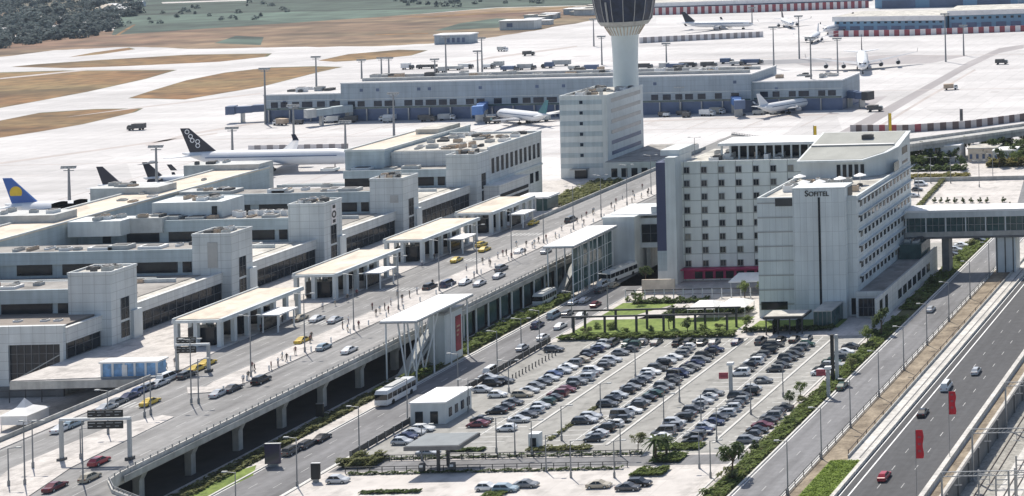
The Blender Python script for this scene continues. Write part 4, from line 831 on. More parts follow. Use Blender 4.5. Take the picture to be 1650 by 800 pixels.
# ================================================================== VEHICLES
def vehicle(kind):
    L, W, Hh = dict(sedan=(4.5, 1.78, 1.43), hatchback=(4.0, 1.72, 1.48), estate=(4.55, 1.78, 1.50), suv=(4.5, 1.86, 1.74), van=(4.9, 1.9, 1.98))[kind]
    st = dict(sedan=[(-.5, .62, .80), (-.47, .80, .93), (-.30, .86, .95), (.18, .88, .93), (.42, .84, .76), (.5, .66, .55)],
              hatchback=[(-.5, .74, .88), (-.46, .84, .95), (-.2, .88, .95), (.22, .88, .92), (.43, .82, .78), (.5, .66, .55)],
              estate=[(-.5, .74, .9), (-.46, .84, .96), (-.2, .88, .96), (.2, .88, .93), (.42, .84, .78), (.5, .66, .56)],
              suv=[(-.5, .78, 1.02), (-.46, .88, 1.08), (-.2, .92, 1.08), (.22, .92, 1.04), (.44, .86, .92), (.5, .72, .66)],
              van=[(-.5, .84, 1.05), (-.47, .9, 1.1), (-.1, .95, 1.1), (.3, .95, 1.06), (.46, .86, .86), (.5, .74, .62)])[kind]
    cab = dict(sedan=[(-.36, .22), (-.20, .07)], hatchback=[(-.47, .23), (-.36, .06)], estate=[(-.48, .22), (-.42, .06)], suv=[(-.48, .23), (-.42, .08)], van=[(-.49, .32), (-.465, .16)])[kind]
    t = thing('car', 'car', 'van' if kind == 'van' else 'car')
    b = MB(); rings = []
    for x, w_, z in st:
        hw = W/2*(.80+.2*min(1, (w_-.6)/.25)); rings.append([(x*L, -hw*.93, .24), (x*L, -hw, .5), (x*L, -hw*.97, z*.88), (x*L, -hw*.86, z), (x*L, hw*.86, z), (x*L, hw*.97, z*.88), (x*L, hw, .5), (x*L, hw*.93, .24)])
    for a, c in zip(rings, rings[1:]):
        o = len(b.v); b.v += a+c; n = 8; b.f += [(o+i, o+(i+1) % n, o+n+(i+1) % n, o+n+i) for i in range(n)]; b.m += [0]*n
    for rg, fl in ((rings[0], 1), (rings[-1], 0)): o = len(b.v); b.v += rg; b.f.append(tuple(range(o, o+8))); b.m.append(0)
    (x0, x1), (r0, r1) = cab; zb = st[2][2]-.03; hw = W/2
    def q(xa, xb, wy, z): return [(xa*L, -wy, z), (xb*L, -wy, z), (xb*L, wy, z), (xa*L, wy, z)]
    zr = Hh-.10
    tt = (zr-zb)/(Hh-zb)
    b.hull(q(r0-.004, r1+.004, hw*.70, zr), q(r0+.03, r1-.03, hw*.62, Hh))       # roof
    for xa, xb, ra, rb in ((x1-.02, x1, r1-.02, r1), (x0, x0+.02, r0, r0+.02), ((x0+x1)/2-.01, (x0+x1)/2+.01, (r0+r1)/2-.01, (r0+r1)/2+.01)):
        b.hull(q(xa, xb, hw*.872, zb), q(ra, rb, hw*.708, zr))
    b.build('body', 'car_silver', t)
    b = MB(); b.hull(q(x0+.006, x1-.006, hw*.86, zb), q(r0+.004, r1-.004, hw*.70, zr)); b.build('windows', 'car_glass', t)
    R_ = .36 if kind == 'suv' else .32
    for sx in (-.31, .32):
        for sy in (-1, 1): b = MB(); b.tube((sx*L, sy*(W/2-.21), R_), (sx*L, sy*(W/2+.005), R_), R_, 12); b.tube((sx*L, sy*(W/2+.006), R_), (sx*L, sy*(W/2+.012), R_), R_*.6, 10, 1); b.build('wheel', ['tyre', 'unit_grey'], t)
    for sy in (-1, 1): b = MB(); b.box(.47*L, .488*L+.02, sy*W*.33-.16, sy*W*.33+.16, st[-2][2]*.74, st[-2][2]*.90); b.build('headlight', 'lamp_glass', t)
    for sy in (-1, 1): b = MB(); b.box(-.5*L-.015, -.49*L, sy*W*.33-.14, sy*W*.33+.14, .66, .84); b.build('tail_light', 'tail_red', t)
    return t
KINDS = ['sedan', 'hatchback', 'estate', 'suv', 'van']
PRO = {k: vehicle(k) for k in KINDS}
PNAME = dict(white='white', silver='silver', grey='grey', dark_grey='dark grey', black='black', dark_blue='dark blue', blue='blue', light_blue='light blue', maroon='maroon', red='red', dark_green='dark green', beige='beige', yellow='yellow')
def car(kind, x, y, rz, paint, label, group, z=.012, name='parked_car'):
    o = place(PRO[kind], (x, y, z), rz, label, group, paint, .87); o.name = name; o['category'] = 'van' if kind == 'van' else 'car'; return o
PAL = ['silver']*9+['grey']*8+['dark_grey']*10+['black']*9+['white']*4+['dark_blue']*2+['maroon', 'beige', 'dark_green']
rc = random.Random(11)
rows = [('left line, double row by the white hut', -167.9, [(293.6, 351)], .97, 2.42),
        ('right line, double row by the white hut', -161.0, [(295.8, 350)], .95, 2.42),
        ('left line, middle double row', -148.4, [(299, 303), (308.5, 347)], .95, 2.42),
        ('right line, middle double row', -142.0, [(289.5, 344)], .97, 2.42),
        ('left line, right hand double row', -130.1, [(289.4, 316), (326.0, 346)], .96, 2.42),
        ('right line, right hand double row', -123.4, [(287, 318), (320.8, 346)], .93, 2.42),
        ('single row along the right hand hedge', -113.3, [(287, 305.5), (325, 338)], .96, 2.42)]
special = {(0, 15): ('hatchback', 'blue'), (1, 9): ('suv', 'maroon'), (1, 10): ('hatchback', 'maroon'), (0, 3): ('sedan', 'maroon'), (0, 2): ('sedan', 'red'), (3, 11): ('sedan', 'dark_green'), (5, 12): ('suv', 'black'), (1, 2): ('van', 'white'), (0, 5): ('estate', 'white')}
for ri, (rn, x, spans, dens, sp) in enumerate(rows):
    k = 0
    for a, c in spans:
        y = a
        while y < c:
            if rc.random() < dens:
                k += 1; kind = rc.choice(['sedan']*5+['hatchback']*5+['estate']*3+['suv']*2+(['van'] if ri in (3, 4) else []))
                pt = rc.choice(PAL)
                if (ri, k) in special: kind, pt = special[(ri, k)]
                fl = rc.random() < .5
                car(kind, x+rc.uniform(-.35, .35), y+rc.uniform(-.12, .12), (0 if fl else math.pi)+rc.uniform(-.035, .035), pt, '%s %s, %s from near end, %s' % (PNAME[pt], kind, ordn(k), rn), 'cars parked in the hotel side car park')
            else: rc.random()
            y += sp
def cars(lst, group, fmt, z=0, rz=0.0, name='parked_car', jit=.03):
    for i, (px, py, kind, paint, lab) in enumerate(lst):
        x, y, _ = at(px, py, z); car(kind, x, y, rz+rc.uniform(-jit, jit), paint, lab, group, z+.012, name)
HB = R(90)
cars([(988, 556, 'suv', 'dark_grey', 'dark grey suv, leftmost of the line nosed up to the garden hedge'), (1012, 556, 'hatchback', 'dark_green', 'dark green hatchback, second in the line nosed up to the garden hedge'), (1036, 555, 'sedan', 'black', 'black sedan, third in the line nosed up to the garden hedge'), (1058, 555, 'sedan', 'dark_grey', 'dark grey sedan, fourth in the line nosed up to the garden hedge'),
      (1094, 556, 'suv', 'black', 'black suv, left of a pair of tall ones by the garden hedge'), (1111, 556, 'suv', 'dark_grey', 'dark grey suv, right of a pair of tall ones by the garden hedge'), (1132, 555, 'hatchback', 'dark_grey', 'dark grey hatchback beside the pair of suvs by the garden hedge'), (1151, 555, 'sedan', 'grey', 'grey sedan right of the hatchback by the garden hedge'), (1188, 554, 'sedan', 'dark_blue', 'dark blue sedan alone at the garden hedge left of the entrance canopy'), (1226, 553, 'suv', 'dark_grey', 'dark grey suv standing at the left post of the dark entrance canopy'), (1258, 551, 'hatchback', 'black', 'black hatchback in front of the dark entrance canopy'), (1280, 550, 'sedan', 'black', 'black sedan in front of the dark entrance canopy'), (1301, 549, 'hatchback', 'grey', 'grey hatchback right of the dark entrance canopy')],
     'cars along the garden hedge', '', 0, HB)
cars([(893, 567, 'estate', 'dark_grey', 'long dark estate in the far left corner of the car park'), (795, 622, 'suv', 'black', 'black suv by the left fence behind the white hut'), (812, 618, 'estate', 'dark_grey', 'dark grey estate by the left fence behind the white hut'), (778, 632, 'hatchback', 'silver', 'silver hatchback squeezed in behind the white hut'), (802, 640, 'hatchback', 'white', 'white hatchback in the lane behind the white hut'), (787, 612, 'sedan', 'silver', 'silver sedan farthest back behind the white hut'),
      (648, 716, 'hatchback', 'silver', 'silver hatchback beside the small flat canopy, nearest the fence end'), (655, 708, 'sedan', 'dark_blue', 'dark blue sedan second in the group beside the small flat canopy'), (667, 701, 'sedan', 'silver', 'silver sedan third in the group beside the small flat canopy'), (682, 695, 'estate', 'white', 'white estate in front of the hut door'), (690, 734, 'sedan', 'silver', 'silver sedan under the small flat canopy at the gate'), (946, 681, 'sedan', 'silver', 'silver sedan alone in the lane left of the middle double row'), (1110, 598, 'estate', 'black', 'long black estate at the break in the middle double row'), (1190, 643, 'suv', 'dark_grey', 'dark grey suv beside the tall sign post in the right double row')],
     'cars in odd places of the car park', '')
cars([(815, 792, 'estate', 'light_blue', 'light blue estate in the pale lower car park, front of a pair'), (848, 785, 'sedan', 'grey', 'grey sedan in the pale lower car park behind the light blue estate'), (965, 786, 'sedan', 'beige', 'beige sedan in the pale lower car park'), (1012, 790, 'sedan', 'dark_grey', 'dark grey sedan in the pale lower car park beside the beige one'), (1030, 783, 'estate', 'black', 'black estate behind the dark grey sedan in the lower car park'), (785, 790, 'hatchback', 'white', 'white hatchback at the left end of the lower car park'), (545, 778, 'hatchback', 'silver', 'silver hatchback at the far left edge of the lower car park')], 'cars in the lower car park', '')
up = R(90)
cars([(470, 731, 'suv', 'dark_grey', 'dark grey suv at the kerb under the viaduct, nearest of three'), (495, 720, 'estate', 'dark_grey', 'dark grey estate at the kerb under the viaduct, middle of three'), (519, 710, 'sedan', 'black', 'black sedan at the kerb under the viaduct, farthest of three'), (792, 602, 'van', 'white', 'white van driving on the lower road beside the car park fence'), (842, 564, 'hatchback', 'silver', 'silver hatchback driving on the lower road past the hedge'), (875, 547, 'hatchback', 'white', 'white hatchback on the lower road near the car park corner'), (903, 529, 'sedan', 'white', 'white sedan crossing the lower road by the garden corner'), (866, 528, 'suv', 'dark_blue', 'dark blue suv at the hedge end on the lower road'), (893, 512, 'van', 'light_blue', 'light blue van on the lower road before the coach'), (937, 511, 'sedan', 'white', 'large white sedan on the lower road beside the garden kerb'), (915, 508, 'hatchback', 'grey', 'grey hatchback on the lower road left of the white sedan'), (942, 487, 'sedan', 'silver', 'silver sedan on the lower road before the second stair hall'), (960, 494, 'hatchback', 'maroon', 'maroon hatchback on the lower road beside the garden kerb'), (925, 490, 'hatchback', 'white', 'white hatchback under the second stair hall'), (972, 463, 'van', 'white', 'white van parked behind the coach'), (990, 463, 'hatchback', 'beige', 'beige hatchback just in front of the coach'), (968, 471, 'sedan', 'dark_grey', 'dark grey sedan beside the white van near the coach')], 'vehicles on the lower arrivals road', '', 0, up, 'road_car')
cars([(1425, 772, 'hatchback', 'red', 'red hatchback driving on the dark motorway, nearest of all'), (1487, 669, 'sedan', 'black', 'black sedan on the dark motorway between the two red banners'), (1525, 627, 'van', 'white', 'white van on the dark motorway above a red banner'), (1573, 602, 'hatchback', 'silver', 'silver hatchback farthest up the dark motorway')], 'vehicles on the motorway', '', 0, up, 'road_car')
cars([(1500, 502, 'hatchback', 'silver', 'silver hatchback alone on the grey frontage road'), (1357, 626, 'sedan', 'dark_green', 'dark green sedan at the hedge corner of the frontage road')], 'vehicles on the frontage road', '', 0, up, 'road_car')
cars([(1345, 592, 'sedan', 'silver', 'silver sedan behind the tall twin post sign'), (1352, 580, 'hatchback', 'grey', 'grey hatchback second behind the tall twin post sign'), (1362, 571, 'sedan', 'white', 'white sedan third behind the tall twin post sign'), (1372, 562, 'sedan', 'dark_grey', 'dark grey sedan farthest behind the tall twin post sign'),
      (1532, 412, 'sedan', 'dark_grey', 'dark grey sedan in the yard beyond the podium wall'), (1540, 405, 'hatchback', 'silver', 'silver hatchback in the yard beyond the podium wall'), (1549, 398, 'sedan', 'white', 'white sedan in the yard beside the bridge pier'), (1578, 390, 'hatchback', 'dark_grey', 'dark grey hatchback in the yard behind the bridge pier')], 'cars behind the twin post sign and in the yard', '')
cars([(1472, 318, 'sedan', 'silver', 'silver sedan in the yard between hotel and plaza hedge, near end'), (1478, 308, 'hatchback', 'dark_grey', 'dark grey hatchback in the yard between hotel and plaza hedge'), (1484, 300, 'van', 'white', 'white van in the yard between hotel and plaza hedge'), (1492, 292, 'sedan', 'black', 'black sedan in the yard between hotel and plaza hedge, far end'), (1475, 268, 'sedan', 'white', 'white sedan before the dark thicket beside the hotel'), (1497, 271, 'hatchback', 'silver', 'silver hatchback before the dark thicket beside the hotel')], 'cars in the hotel back yard', '')
LB = 'taxis and cars waiting at the left kerb of the viaduct'
cars([(118, 688, 'hatchback', 'light_blue', 'light blue hatchback at the left kerb beside the near dark gantry sign'), (100, 695, 'sedan', 'white', 'white sedan at the left kerb behind the near dark gantry sign'), (172, 661, 'sedan', 'silver', 'silver sedan, nearest in the line at the left viaduct kerb'), (190, 652, 'hatchback', 'grey', 'grey hatchback, second in the line at the left viaduct kerb'), (209, 643, 'sedan', 'dark_blue', 'dark blue sedan, third in the line at the left viaduct kerb'), (226, 634, 'hatchback', 'blue', 'blue hatchback, fourth in the line at the left viaduct kerb'), (242, 627, 'estate', 'grey', 'grey estate, fifth in the line at the left viaduct kerb'), (257, 622, 'sedan', 'silver', 'silver sedan, sixth in the line at the left viaduct kerb'), (270, 614, 'van', 'white', 'white van, seventh in the line at the left viaduct kerb'), (301, 608, 'estate', 'dark_grey', 'dark grey estate in front of the near beige canopy'), (317, 598, 'sedan', 'yellow', 'yellow taxi at the kerb below the near beige canopy'), (334, 589, 'sedan', 'yellow', 'yellow taxi, second below the near beige canopy')], LB, '', DZ, up, 'waiting_car')
cars([(242, 652, 'sedan', 'yellow', 'yellow taxi driving beside the waiting line on the viaduct'), (160, 748, 'hatchback', 'red', 'red hatchback driving near the curved viaduct ramp'), (145, 774, 'hatchback', 'beige', 'beige hatchback on the curved viaduct ramp'), (89, 789, 'sedan', 'maroon', 'maroon sedan at the near bottom edge of the viaduct'), (353, 638, 'sedan', 'silver', 'silver sedan stopped at the island end on the viaduct'), (375, 630, 'sedan', 'dark_grey', 'dark grey sedan stopped at the island end on the viaduct'), (421, 617, 'suv', 'black', 'large black suv stopped at the island on the viaduct'), (488, 552, 'sedan', 'yellow', 'yellow taxi in the near middle lanes of the viaduct'), (522, 563, 'hatchback', 'light_blue', 'light blue hatchback at the island kerb on the viaduct'), (563, 568, 'sedan', 'white', 'white sedan in the right viaduct lane near the light blue hatchback'), (484, 516, 'sedan', 'beige', 'beige sedan before the second beige canopy'), (511, 517, 'sedan', 'white', 'white sedan before the second beige canopy'), (540, 519, 'sedan', 'silver', 'silver sedan before the second beige canopy'), (693, 466, 'suv', 'black', 'black suv beside the white roof of the first stair hall'), (722, 462, 'van', 'dark_blue', 'dark blue van on the far viaduct lanes'), (750, 458, 'sedan', 'white', 'white sedan left of a pair on the far viaduct lanes'), (773, 460, 'sedan', 'silver', 'silver sedan right of a pair on the far viaduct lanes'), (804, 448, 'sedan', 'silver', 'silver sedan by the railing on the far viaduct lanes'), (808, 436, 'suv', 'grey', 'grey suv by the railing on the far viaduct lanes'), (736, 422, 'sedan', 'yellow', 'yellow taxi passing the third beige canopy'), (781, 405, 'sedan', 'yellow', 'yellow taxi beside a golden car near the farthest beige canopy'), (776, 397, 'estate', 'yellow', 'yellow estate taxi nearest the farthest beige canopy'), (860, 362, 'sedan', 'yellow', 'yellow taxi beside the small glass pavilion'), (920, 358, 'van', 'dark_grey', 'dark grey van on the far viaduct beyond the second stair hall'), (838, 408, 'sedan', 'white', 'white sedan by the second stair hall roof'), (880, 408, 'hatchback', 'silver', 'silver hatchback under the second stair hall roof edge')], 'vehicles driving on the viaduct', '', DZ, up, 'road_car')
# buses and coach
def bus(lab, loc, rz, L, m, low='glass'):
    t = thing('bus', lab, 'bus', (0, 0, 0), 'buses on the lower road'); W, z1 = 2.5, 3.1
    b = MB(); b.box(-L/2, L/2, -W/2, W/2, .35, 1.35); b.hull([(-L/2, -W/2, 2.42), (L/2, -W/2, 2.42), (L/2, W/2, 2.42), (-L/2, W/2, 2.42)], [(-L/2+.2, -W/2+.15, z1), (L/2-.3, -W/2+.15, z1), (L/2-.3, W/2-.15, z1), (-L/2+.2, W/2-.15, z1)]); b.build('body', m, t)
    b = MB(); b.box(-L/2+.03, L/2-.03, -W/2+.03, W/2-.03, 1.35, 2.42); b.build('windows', 'car_glass', t)
    b = MB()
    for k in range(7): x = -L/2+.1+(L-.3)*k/6; b.box(x, x+.1, -W/2+.01, W/2-.01, 1.35, 2.42)
    b.build('pillars', m, t)
    b = MB(); b.box(-L/4, L/4, -.8, .8, z1, z1+.22); b.build('roof_unit', 'unit_grey', t)
    for sx in (-.3, .32):
        for sy in (-1, 1): b = MB(); b.tube((sx*L, sy*(W/2-.3), .5), (sx*L, sy*(W/2+.01), .5), .5, 12); b.build('wheel', 'tyre', t)
    for sy in (-1, 1): b = MB(); b.box(-L/2-.03, -L/2, sy*.85-.2, sy*.85+.2, .6, .85); b.build('headlight', 'lamp_glass', t)
    t.location = loc; t.rotation_euler = (0, 0, rz); return t
x, y, _ = at(642, 645); bus('white bus with dark windows on the lower road below the first stair hall', (x-.8, y+.5, .01), up, 9.5, 'car_white')
x, y, _ = at(999, 449); bus('dark sided white roofed coach below the second stair hall', (x, y, .01), R(80), 11, 'car_white')
x, y, _ = at(888, 489); bus('small white shuttle bus beside the viaduct hedge end', (x-1.5, y, .01), up, 6.5, 'car_white')
# ================================================================== AIRCRAFT
def airliner(L, span, eng, tailm, rear=False, rings=0, blob=None, nm='airliner'):
    t = thing(nm, 'airliner', 'aeroplane'); r_ = 2.82 if L > 55 else 2.0; k = L/63.0; z0 = 5.2 if L > 55 else 3.6
    b = MB(); n = 20; prof = [(-.5, .12, .72), (-.44, .38, .5), (-.36, .74, .2), (-.28, .96, .04), (-.2, 1, 0), (.36, 1, 0), (.42, .9, -.06), (.47, .6, -.16), (.495, .25, -.24), (.5, .05, -.26)]
    vs = [(s_*L, q*r_*math.cos(2*math.pi*i/n), z0+dz*r_+q*r_*math.sin(2*math.pi*i/n)) for s_, q, dz in prof for i in range(n)]
    b.add(vs, [(j*n+i, j*n+(i+1) % n, (j+1)*n+(i+1) % n, (j+1)*n+i) for j in range(len(prof)-1) for i in range(n)]+[tuple(range(n)), tuple(range((len(prof)-1)*n, len(prof)*n))]); fu = b.build('fuselage', 'plane_white', t, True)
    b = MB()
    for sy in (-1, 1): b.box(-.34*L, .40*L, sy*(r_+.005)-.03, sy*(r_+.005)+.03, z0+.35*r_*.6, z0+.35*r_*.6+.34) if L > 55 else b.box(-.3*L, .38*L, sy*(r_*.985)-.03, sy*(r_*.985)+.03, z0+.3, z0+.6)
    b.build('cabin_windows', 'sat_blue', fu)
    b = MB(); b.box(.455*L, .475*L, -.62*r_, .62*r_, z0+.16*r_, z0+.42*r_); b.build('cockpit_window', 'car_glass', fu)
    for sy in (-1, 1):
        def w(xr, y, z, c, th): return [(xr-c, sy*y, z-th/2), (xr, sy*y, z-th*.3), (xr-c*.3, sy*y, z+th/2), (xr-c*.65, sy*y, z+th*.4)]
        sw = span/2; b = MB(); b.hull(w(.13*L, r_*.6, z0-r_*.55, .20*L, .9*k+.2), w(.02*L, sw*.37, z0-r_*.4+.4*k, .115*L, .6*k)); b.hull(w(.02*L, sw*.37, z0-r_*.4+.4*k, .115*L, .6*k), w(-.17*L, sw, z0-r_*.1+1.6*k, .035*L, .2)); wg = b.build('wing', 'plane_grey', t)
        b = MB(); b.hull([(-.17*L-.035*L, sy*sw, z0-r_*.1+1.6*k), (-.17*L, sy*sw, z0-r_*.1+1.6*k), (-.17*L, sy*sw+.1, z0-r_*.1+1.6*k), (-.17*L-.035*L, sy*sw+.1, z0-r_*.1+1.6*k)], [(-.21*L-.01*L, sy*(sw+.5), z0+1.6*k+1.8*k), (-.195*L, sy*(sw+.5), z0+1.6*k+1.8*k), (-.195*L, sy*(sw+.5)+.08, z0+1.6*k+1.8*k), (-.21*L-.01*L, sy*(sw+.5)+.08, z0+1.6*k+1.8*k)]); b.build('winglet', tailm, wg)
        if not rear:
            for j, f_ in enumerate((.33, .64) if eng == 4 else (.35,)):
                xe = .13*L-(.11+.30*f_-.06)*L*.72+.045*L; ye = sw*f_; er_ = 1.25*k if eng == 4 else 1.55*k+.1
                b = MB(); m_ = 12; pr = [(.05*L, .82), (.045*L, 1), (0, 1), (-.03*L, .62), (-.038*L, .3)]
                vs = [(xe+px_, sy*ye+q*er_*math.cos(2*math.pi*i/m_), z0-r_*.75+.2*f_*k+q*er_*math.sin(2*math.pi*i/m_)-.4) for px_, q in pr for i in range(m_)]
                b.add(vs, [(a*m_+i, a*m_+(i+1) % m_, (a+1)*m_+(i+1) % m_, (a+1)*m_+i) for a in range(4) for i in range(m_)]+[tuple(range(4*m_, 5*m_))]); b.add(vs[:m_], [tuple(range(m_))], 1)
                b.box(xe-.03*L, xe+.02*L, sy*ye-.15, sy*ye+.15, z0-r_*.75+er_*.6-.4, z0-r_*.3+.4*k); b.build('engine', ['plane_grey', 'shade_and_intake'], wg)
        else:
            b = MB(); b.tube((-.40*L, sy*(r_+1.1), z0+.5), (-.27*L, sy*(r_+1.1), z0+.5), 1.0, 12); b.box(-.38*L, -.3*L, min(sy*(r_+1), sy*.8), max(sy*(r_+1), sy*.8), z0+.4, z0+.6); b.build('engine', tailm, t)
        zt = z0+r_*.45 if not rear else z0+5.8*k+3.4
        b = MB(); b.hull([(-.46*L, sy*.4, zt), (-.36*L, sy*.4, zt), (-.36*L, sy*.4, zt+.35), (-.46*L, sy*.4, zt+.35)], [(-.495*L, sy*span*.16, zt+.6*k), (-.465*L, sy*span*.16, zt+.6*k), (-.465*L, sy*span*.16, zt+.75*k), (-.495*L, sy*span*.16, zt+.75*k)]); b.build('tailplane', 'plane_white' if not rear else tailm, t)
    ft = z0+r_*.7; hf = 8.9*k if L > 55 else 5.6*k+2.6
    A = (-.455*L, -.30*L); B = (-.512*L, -.463*L)
    b = MB(); b.hull([(A[0], -.28, ft), (A[1], -.28, ft), (A[1], .28, ft), (A[0], .28, ft)], [(B[0], -.12, ft+hf), (B[1], -.12, ft+hf), (B[1], .12, ft+hf), (B[0], .12, ft+hf)]); fin = b.build('tail_fin', tailm, t)
    def finpt(u_, v_):                       # u across chord, v up the fin
        return A[0]+(B[0]-A[0])*v_+((A[1]-A[0])*(1-v_)+(B[1]-B[0])*v_)*u_, ft+hf*v_
    def disc(cx, cz, r0, r1, mm):
        q = MB()
        for sy in (-1, 1):
            yy = sy*(.30-.16*(cz-ft)/hf); N_ = 16
            for i in range(N_):
                a, c = 2*math.pi*i/N_, 2*math.pi*(i+1)/N_
                if r0 > 0: q.add([(cx+r0*math.cos(a), yy, cz+r0*math.sin(a)), (cx+r1*math.cos(a), yy, cz+r1*math.sin(a)), (cx+r1*math.cos(c), yy, cz+r1*math.sin(c)), (cx+r0*math.cos(c), yy, cz+r0*math.sin(c))], [(0, 1, 2, 3)])
                else: q.add([(cx, yy, cz), (cx+r1*math.cos(a), yy, cz+r1*math.sin(a)), (cx+r1*math.cos(c), yy, cz+r1*math.sin(c))], [(0, 1, 2)])
        q.build('emblem_ring' if r0 > 0 else 'emblem', mm, fin)
    if rings:
        for u_, v_ in ((.5, .86), (.5, .68), (.42, .52), (.66, .47), (.5, .31)): c_ = finpt(u_, v_); disc(c_[0], c_[1], .55, .85, 'plane_white')
    if blob: c_ = finpt(.45, .45); disc(c_[0], c_[1], 0, 1.45, blob)
    for x, y in ((.36*L, 0), (-.02*L, r_*.9), (-.02*L, -r_*.9)):
        b = MB(); b.tube((x, y, .5), (x, y, z0-r_*.8), .16, 6); b.tube((x-.5, y-.35, .5), (x-.5, y+.35, .5), .5, 10); b.tube((x+.5, y-.35, .5), (x+.5, y+.35, .5), .5, 10); b.build('landing_gear', 'tyre', t)
    return t
def put(o, x, y, rz, lab, grp=None): o.location = (x, y, .01); o.rotation_euler = (0, 0, rz); o['label'] = lab; o.name = 'airliner'; return o
a340 = airliner(63.5, 60, 4, 'tail_navy', rings=1)
put(a340, -423.5+.48*63.5, 573, R(-1), 'large airliner with dark tail and white rings behind the terminal roofs')
a320 = airliner(39, 34, 2, 'tail_blue', blob='yellow'); a320.scale = (1.32,)*3; put(a320, -415.5+.49*51, 489, 0, 'airliner with blue tail and yellow emblem behind the terminal, far left')
a321 = airliner(39, 34, 2, 'tail_navy', rear=False); put(a321, -417+.47*39, 527, 0, 'airliner with plain dark tail behind the terminal roofs, next to the blue tail')
crj = airliner(30, 24, 2, 'tail_navy', rear=True); put(crj, -411+.46*30, 541, R(10), 'small jet with dark tail fin high tailplane behind the beige roof')
b4 = airliner(60, 56, 4, 'tail_navy'); put(b4, -268, 842, R(-72), 'four engined airliner facing the camera on the far apron at right')
m1 = airliner(37, 34, 2, 'tail_teal'); put(m1, -358, 676, R(148), 'teal tailed airliner parked nose out at the satellite concourse middle')
m2 = airliner(30, 26, 2, 'plane_white'); put(m2, -252, 689, R(60), 'white airliner with white tail in front of the right satellite wing')
m3 = airliner(50, 46, 2, 'tail_navy'); put(m3, -442, 1085, R(-6), 'white airliner side on behind the grey chequered fence, right of the tower cab')
for i, (px, py, rz, lab) in enumerate(((1313, 68, -80, 'white airliner facing the camera, left of a pair before the far fence'), (1352, 52, -100, 'white airliner by the near corner of the far blue hangar'), (1268, 44, -60, 'white airliner standing behind the pair on the far apron'))):
    x, y, _ = at(px, py); c = copy_tree(a321 if i else m2); put(c, x, y, R(rz), lab)
# apron service vehicles
def truck(lab, loc, rz, m, cabm='car_white', L=6.5, h=2.8, grp='service vehicles on the apron'):
    t = thing('service_truck', lab, 'truck', (0, 0, 0), grp)
    b = MB(); b.box(-L/2, L/2-1.9, -1.15, 1.15, .8, h); b.build('box_body', m, t)
    b = MB(); b.box(L/2-1.8, L/2, -1.1, 1.1, .45, 1.5); b.hull([(L/2-1.8, -1.1, 1.5), (L/2, -1.1, 1.5), (L/2, 1.1, 1.5), (L/2-1.8, 1.1, 1.5)], [(L/2-1.8, -1, 2.3), (L/2-.5, -1, 2.3), (L/2-.5, 1, 2.3), (L/2-1.8, 1, 2.3)]); cb_ = b.build('cab', cabm, t)
    b = MB(); b.box(L/2-1.5, L/2-.2, -1.12, 1.12, 1.52, 2.05); b.build('windscreen', 'car_glass', cb_)
    for sx in (-.3, .32):
        for sy in (-1, 1): b = MB(); b.tube((sx*L, sy*.8, .45), (sx*L, sy*1.15, .45), .45, 10); b.build('wheel', 'tyre', t)
    t.location = loc; t.rotation_euler = (0, 0, rz); return t
ap = [(533, 198, 'white apron truck below the left end of the satellite concourse', 'car_white'), (452, 202, 'beige apron truck by the left tip of the satellite concourse', 'unit_tan'), (562, 198, 'dark apron truck by the grey blue boarding bridge', 'unit_dark'), (625, 195, 'white apron truck below the middle of the concourse, left side', 'car_white'), (690, 196, 'black apron truck below the middle of the concourse', 'unit_dark'), (720, 194, 'grey apron truck below the middle of the concourse', 'unit_grey'), (793, 199, 'dark apron truck left of the teal tailed airliner', 'unit_dark'), (858, 197, 'black apron truck right of the teal tailed airliner', 'unit_dark'), (873, 196, 'grey apron truck right of the teal tailed airliner', 'clad_plain'), (1140, 187, 'white apron truck left of the purple boarding bridge', 'car_white'), (1156, 184, 'cream apron truck at the foot of the purple boarding bridge', 'roof_beige'), (852, 90, 'dark tug alone on the white taxiway left of the tower', 'unit_dark'), (810, 83, 'small grey tug far out on the white taxiway', 'unit_grey'), (1614, 104, 'dark vehicle alone on the right hand taxiway', 'unit_dark'), (1532, 145, 'brown vehicle on the right hand apron', 'unit_tan'), (1410, 180, 'dark vehicle at the taxi lane bend', 'unit_dark'), (220, 210, 'dark vehicle alone on the left apron', 'unit_dark'), (640, 127, 'dark truck beyond the concourse roof, far left one', 'unit_dark')]
for px, py, lab, m_ in ap: x, y, _ = at(px, py); truck(lab, (x, y, 0), rnd.choice((0, math.pi))+rnd.uniform(-.3, .3), m_, 'car_white' if m_ != 'unit_dark' else 'car_dark_grey')
for k in range(24):
    px = 660+k*24+rnd.uniform(-8, 8); 
    if 960 < px < 1030: continue
    x, y, _ = at(px, 116-(px-660)*.016+rnd.uniform(-6, 3)); truck('small service vehicle in the line beyond the satellite concourse roof', (x, y, 0), rnd.choice((0, math.pi)), rnd.choice(['unit_dark', 'unit_grey', 'car_white', 'sat_blue']), 'car_dark_grey', rnd.uniform(5, 12), rnd.uniform(2.2, 3.6), 'vehicles lined up beyond the concourse')
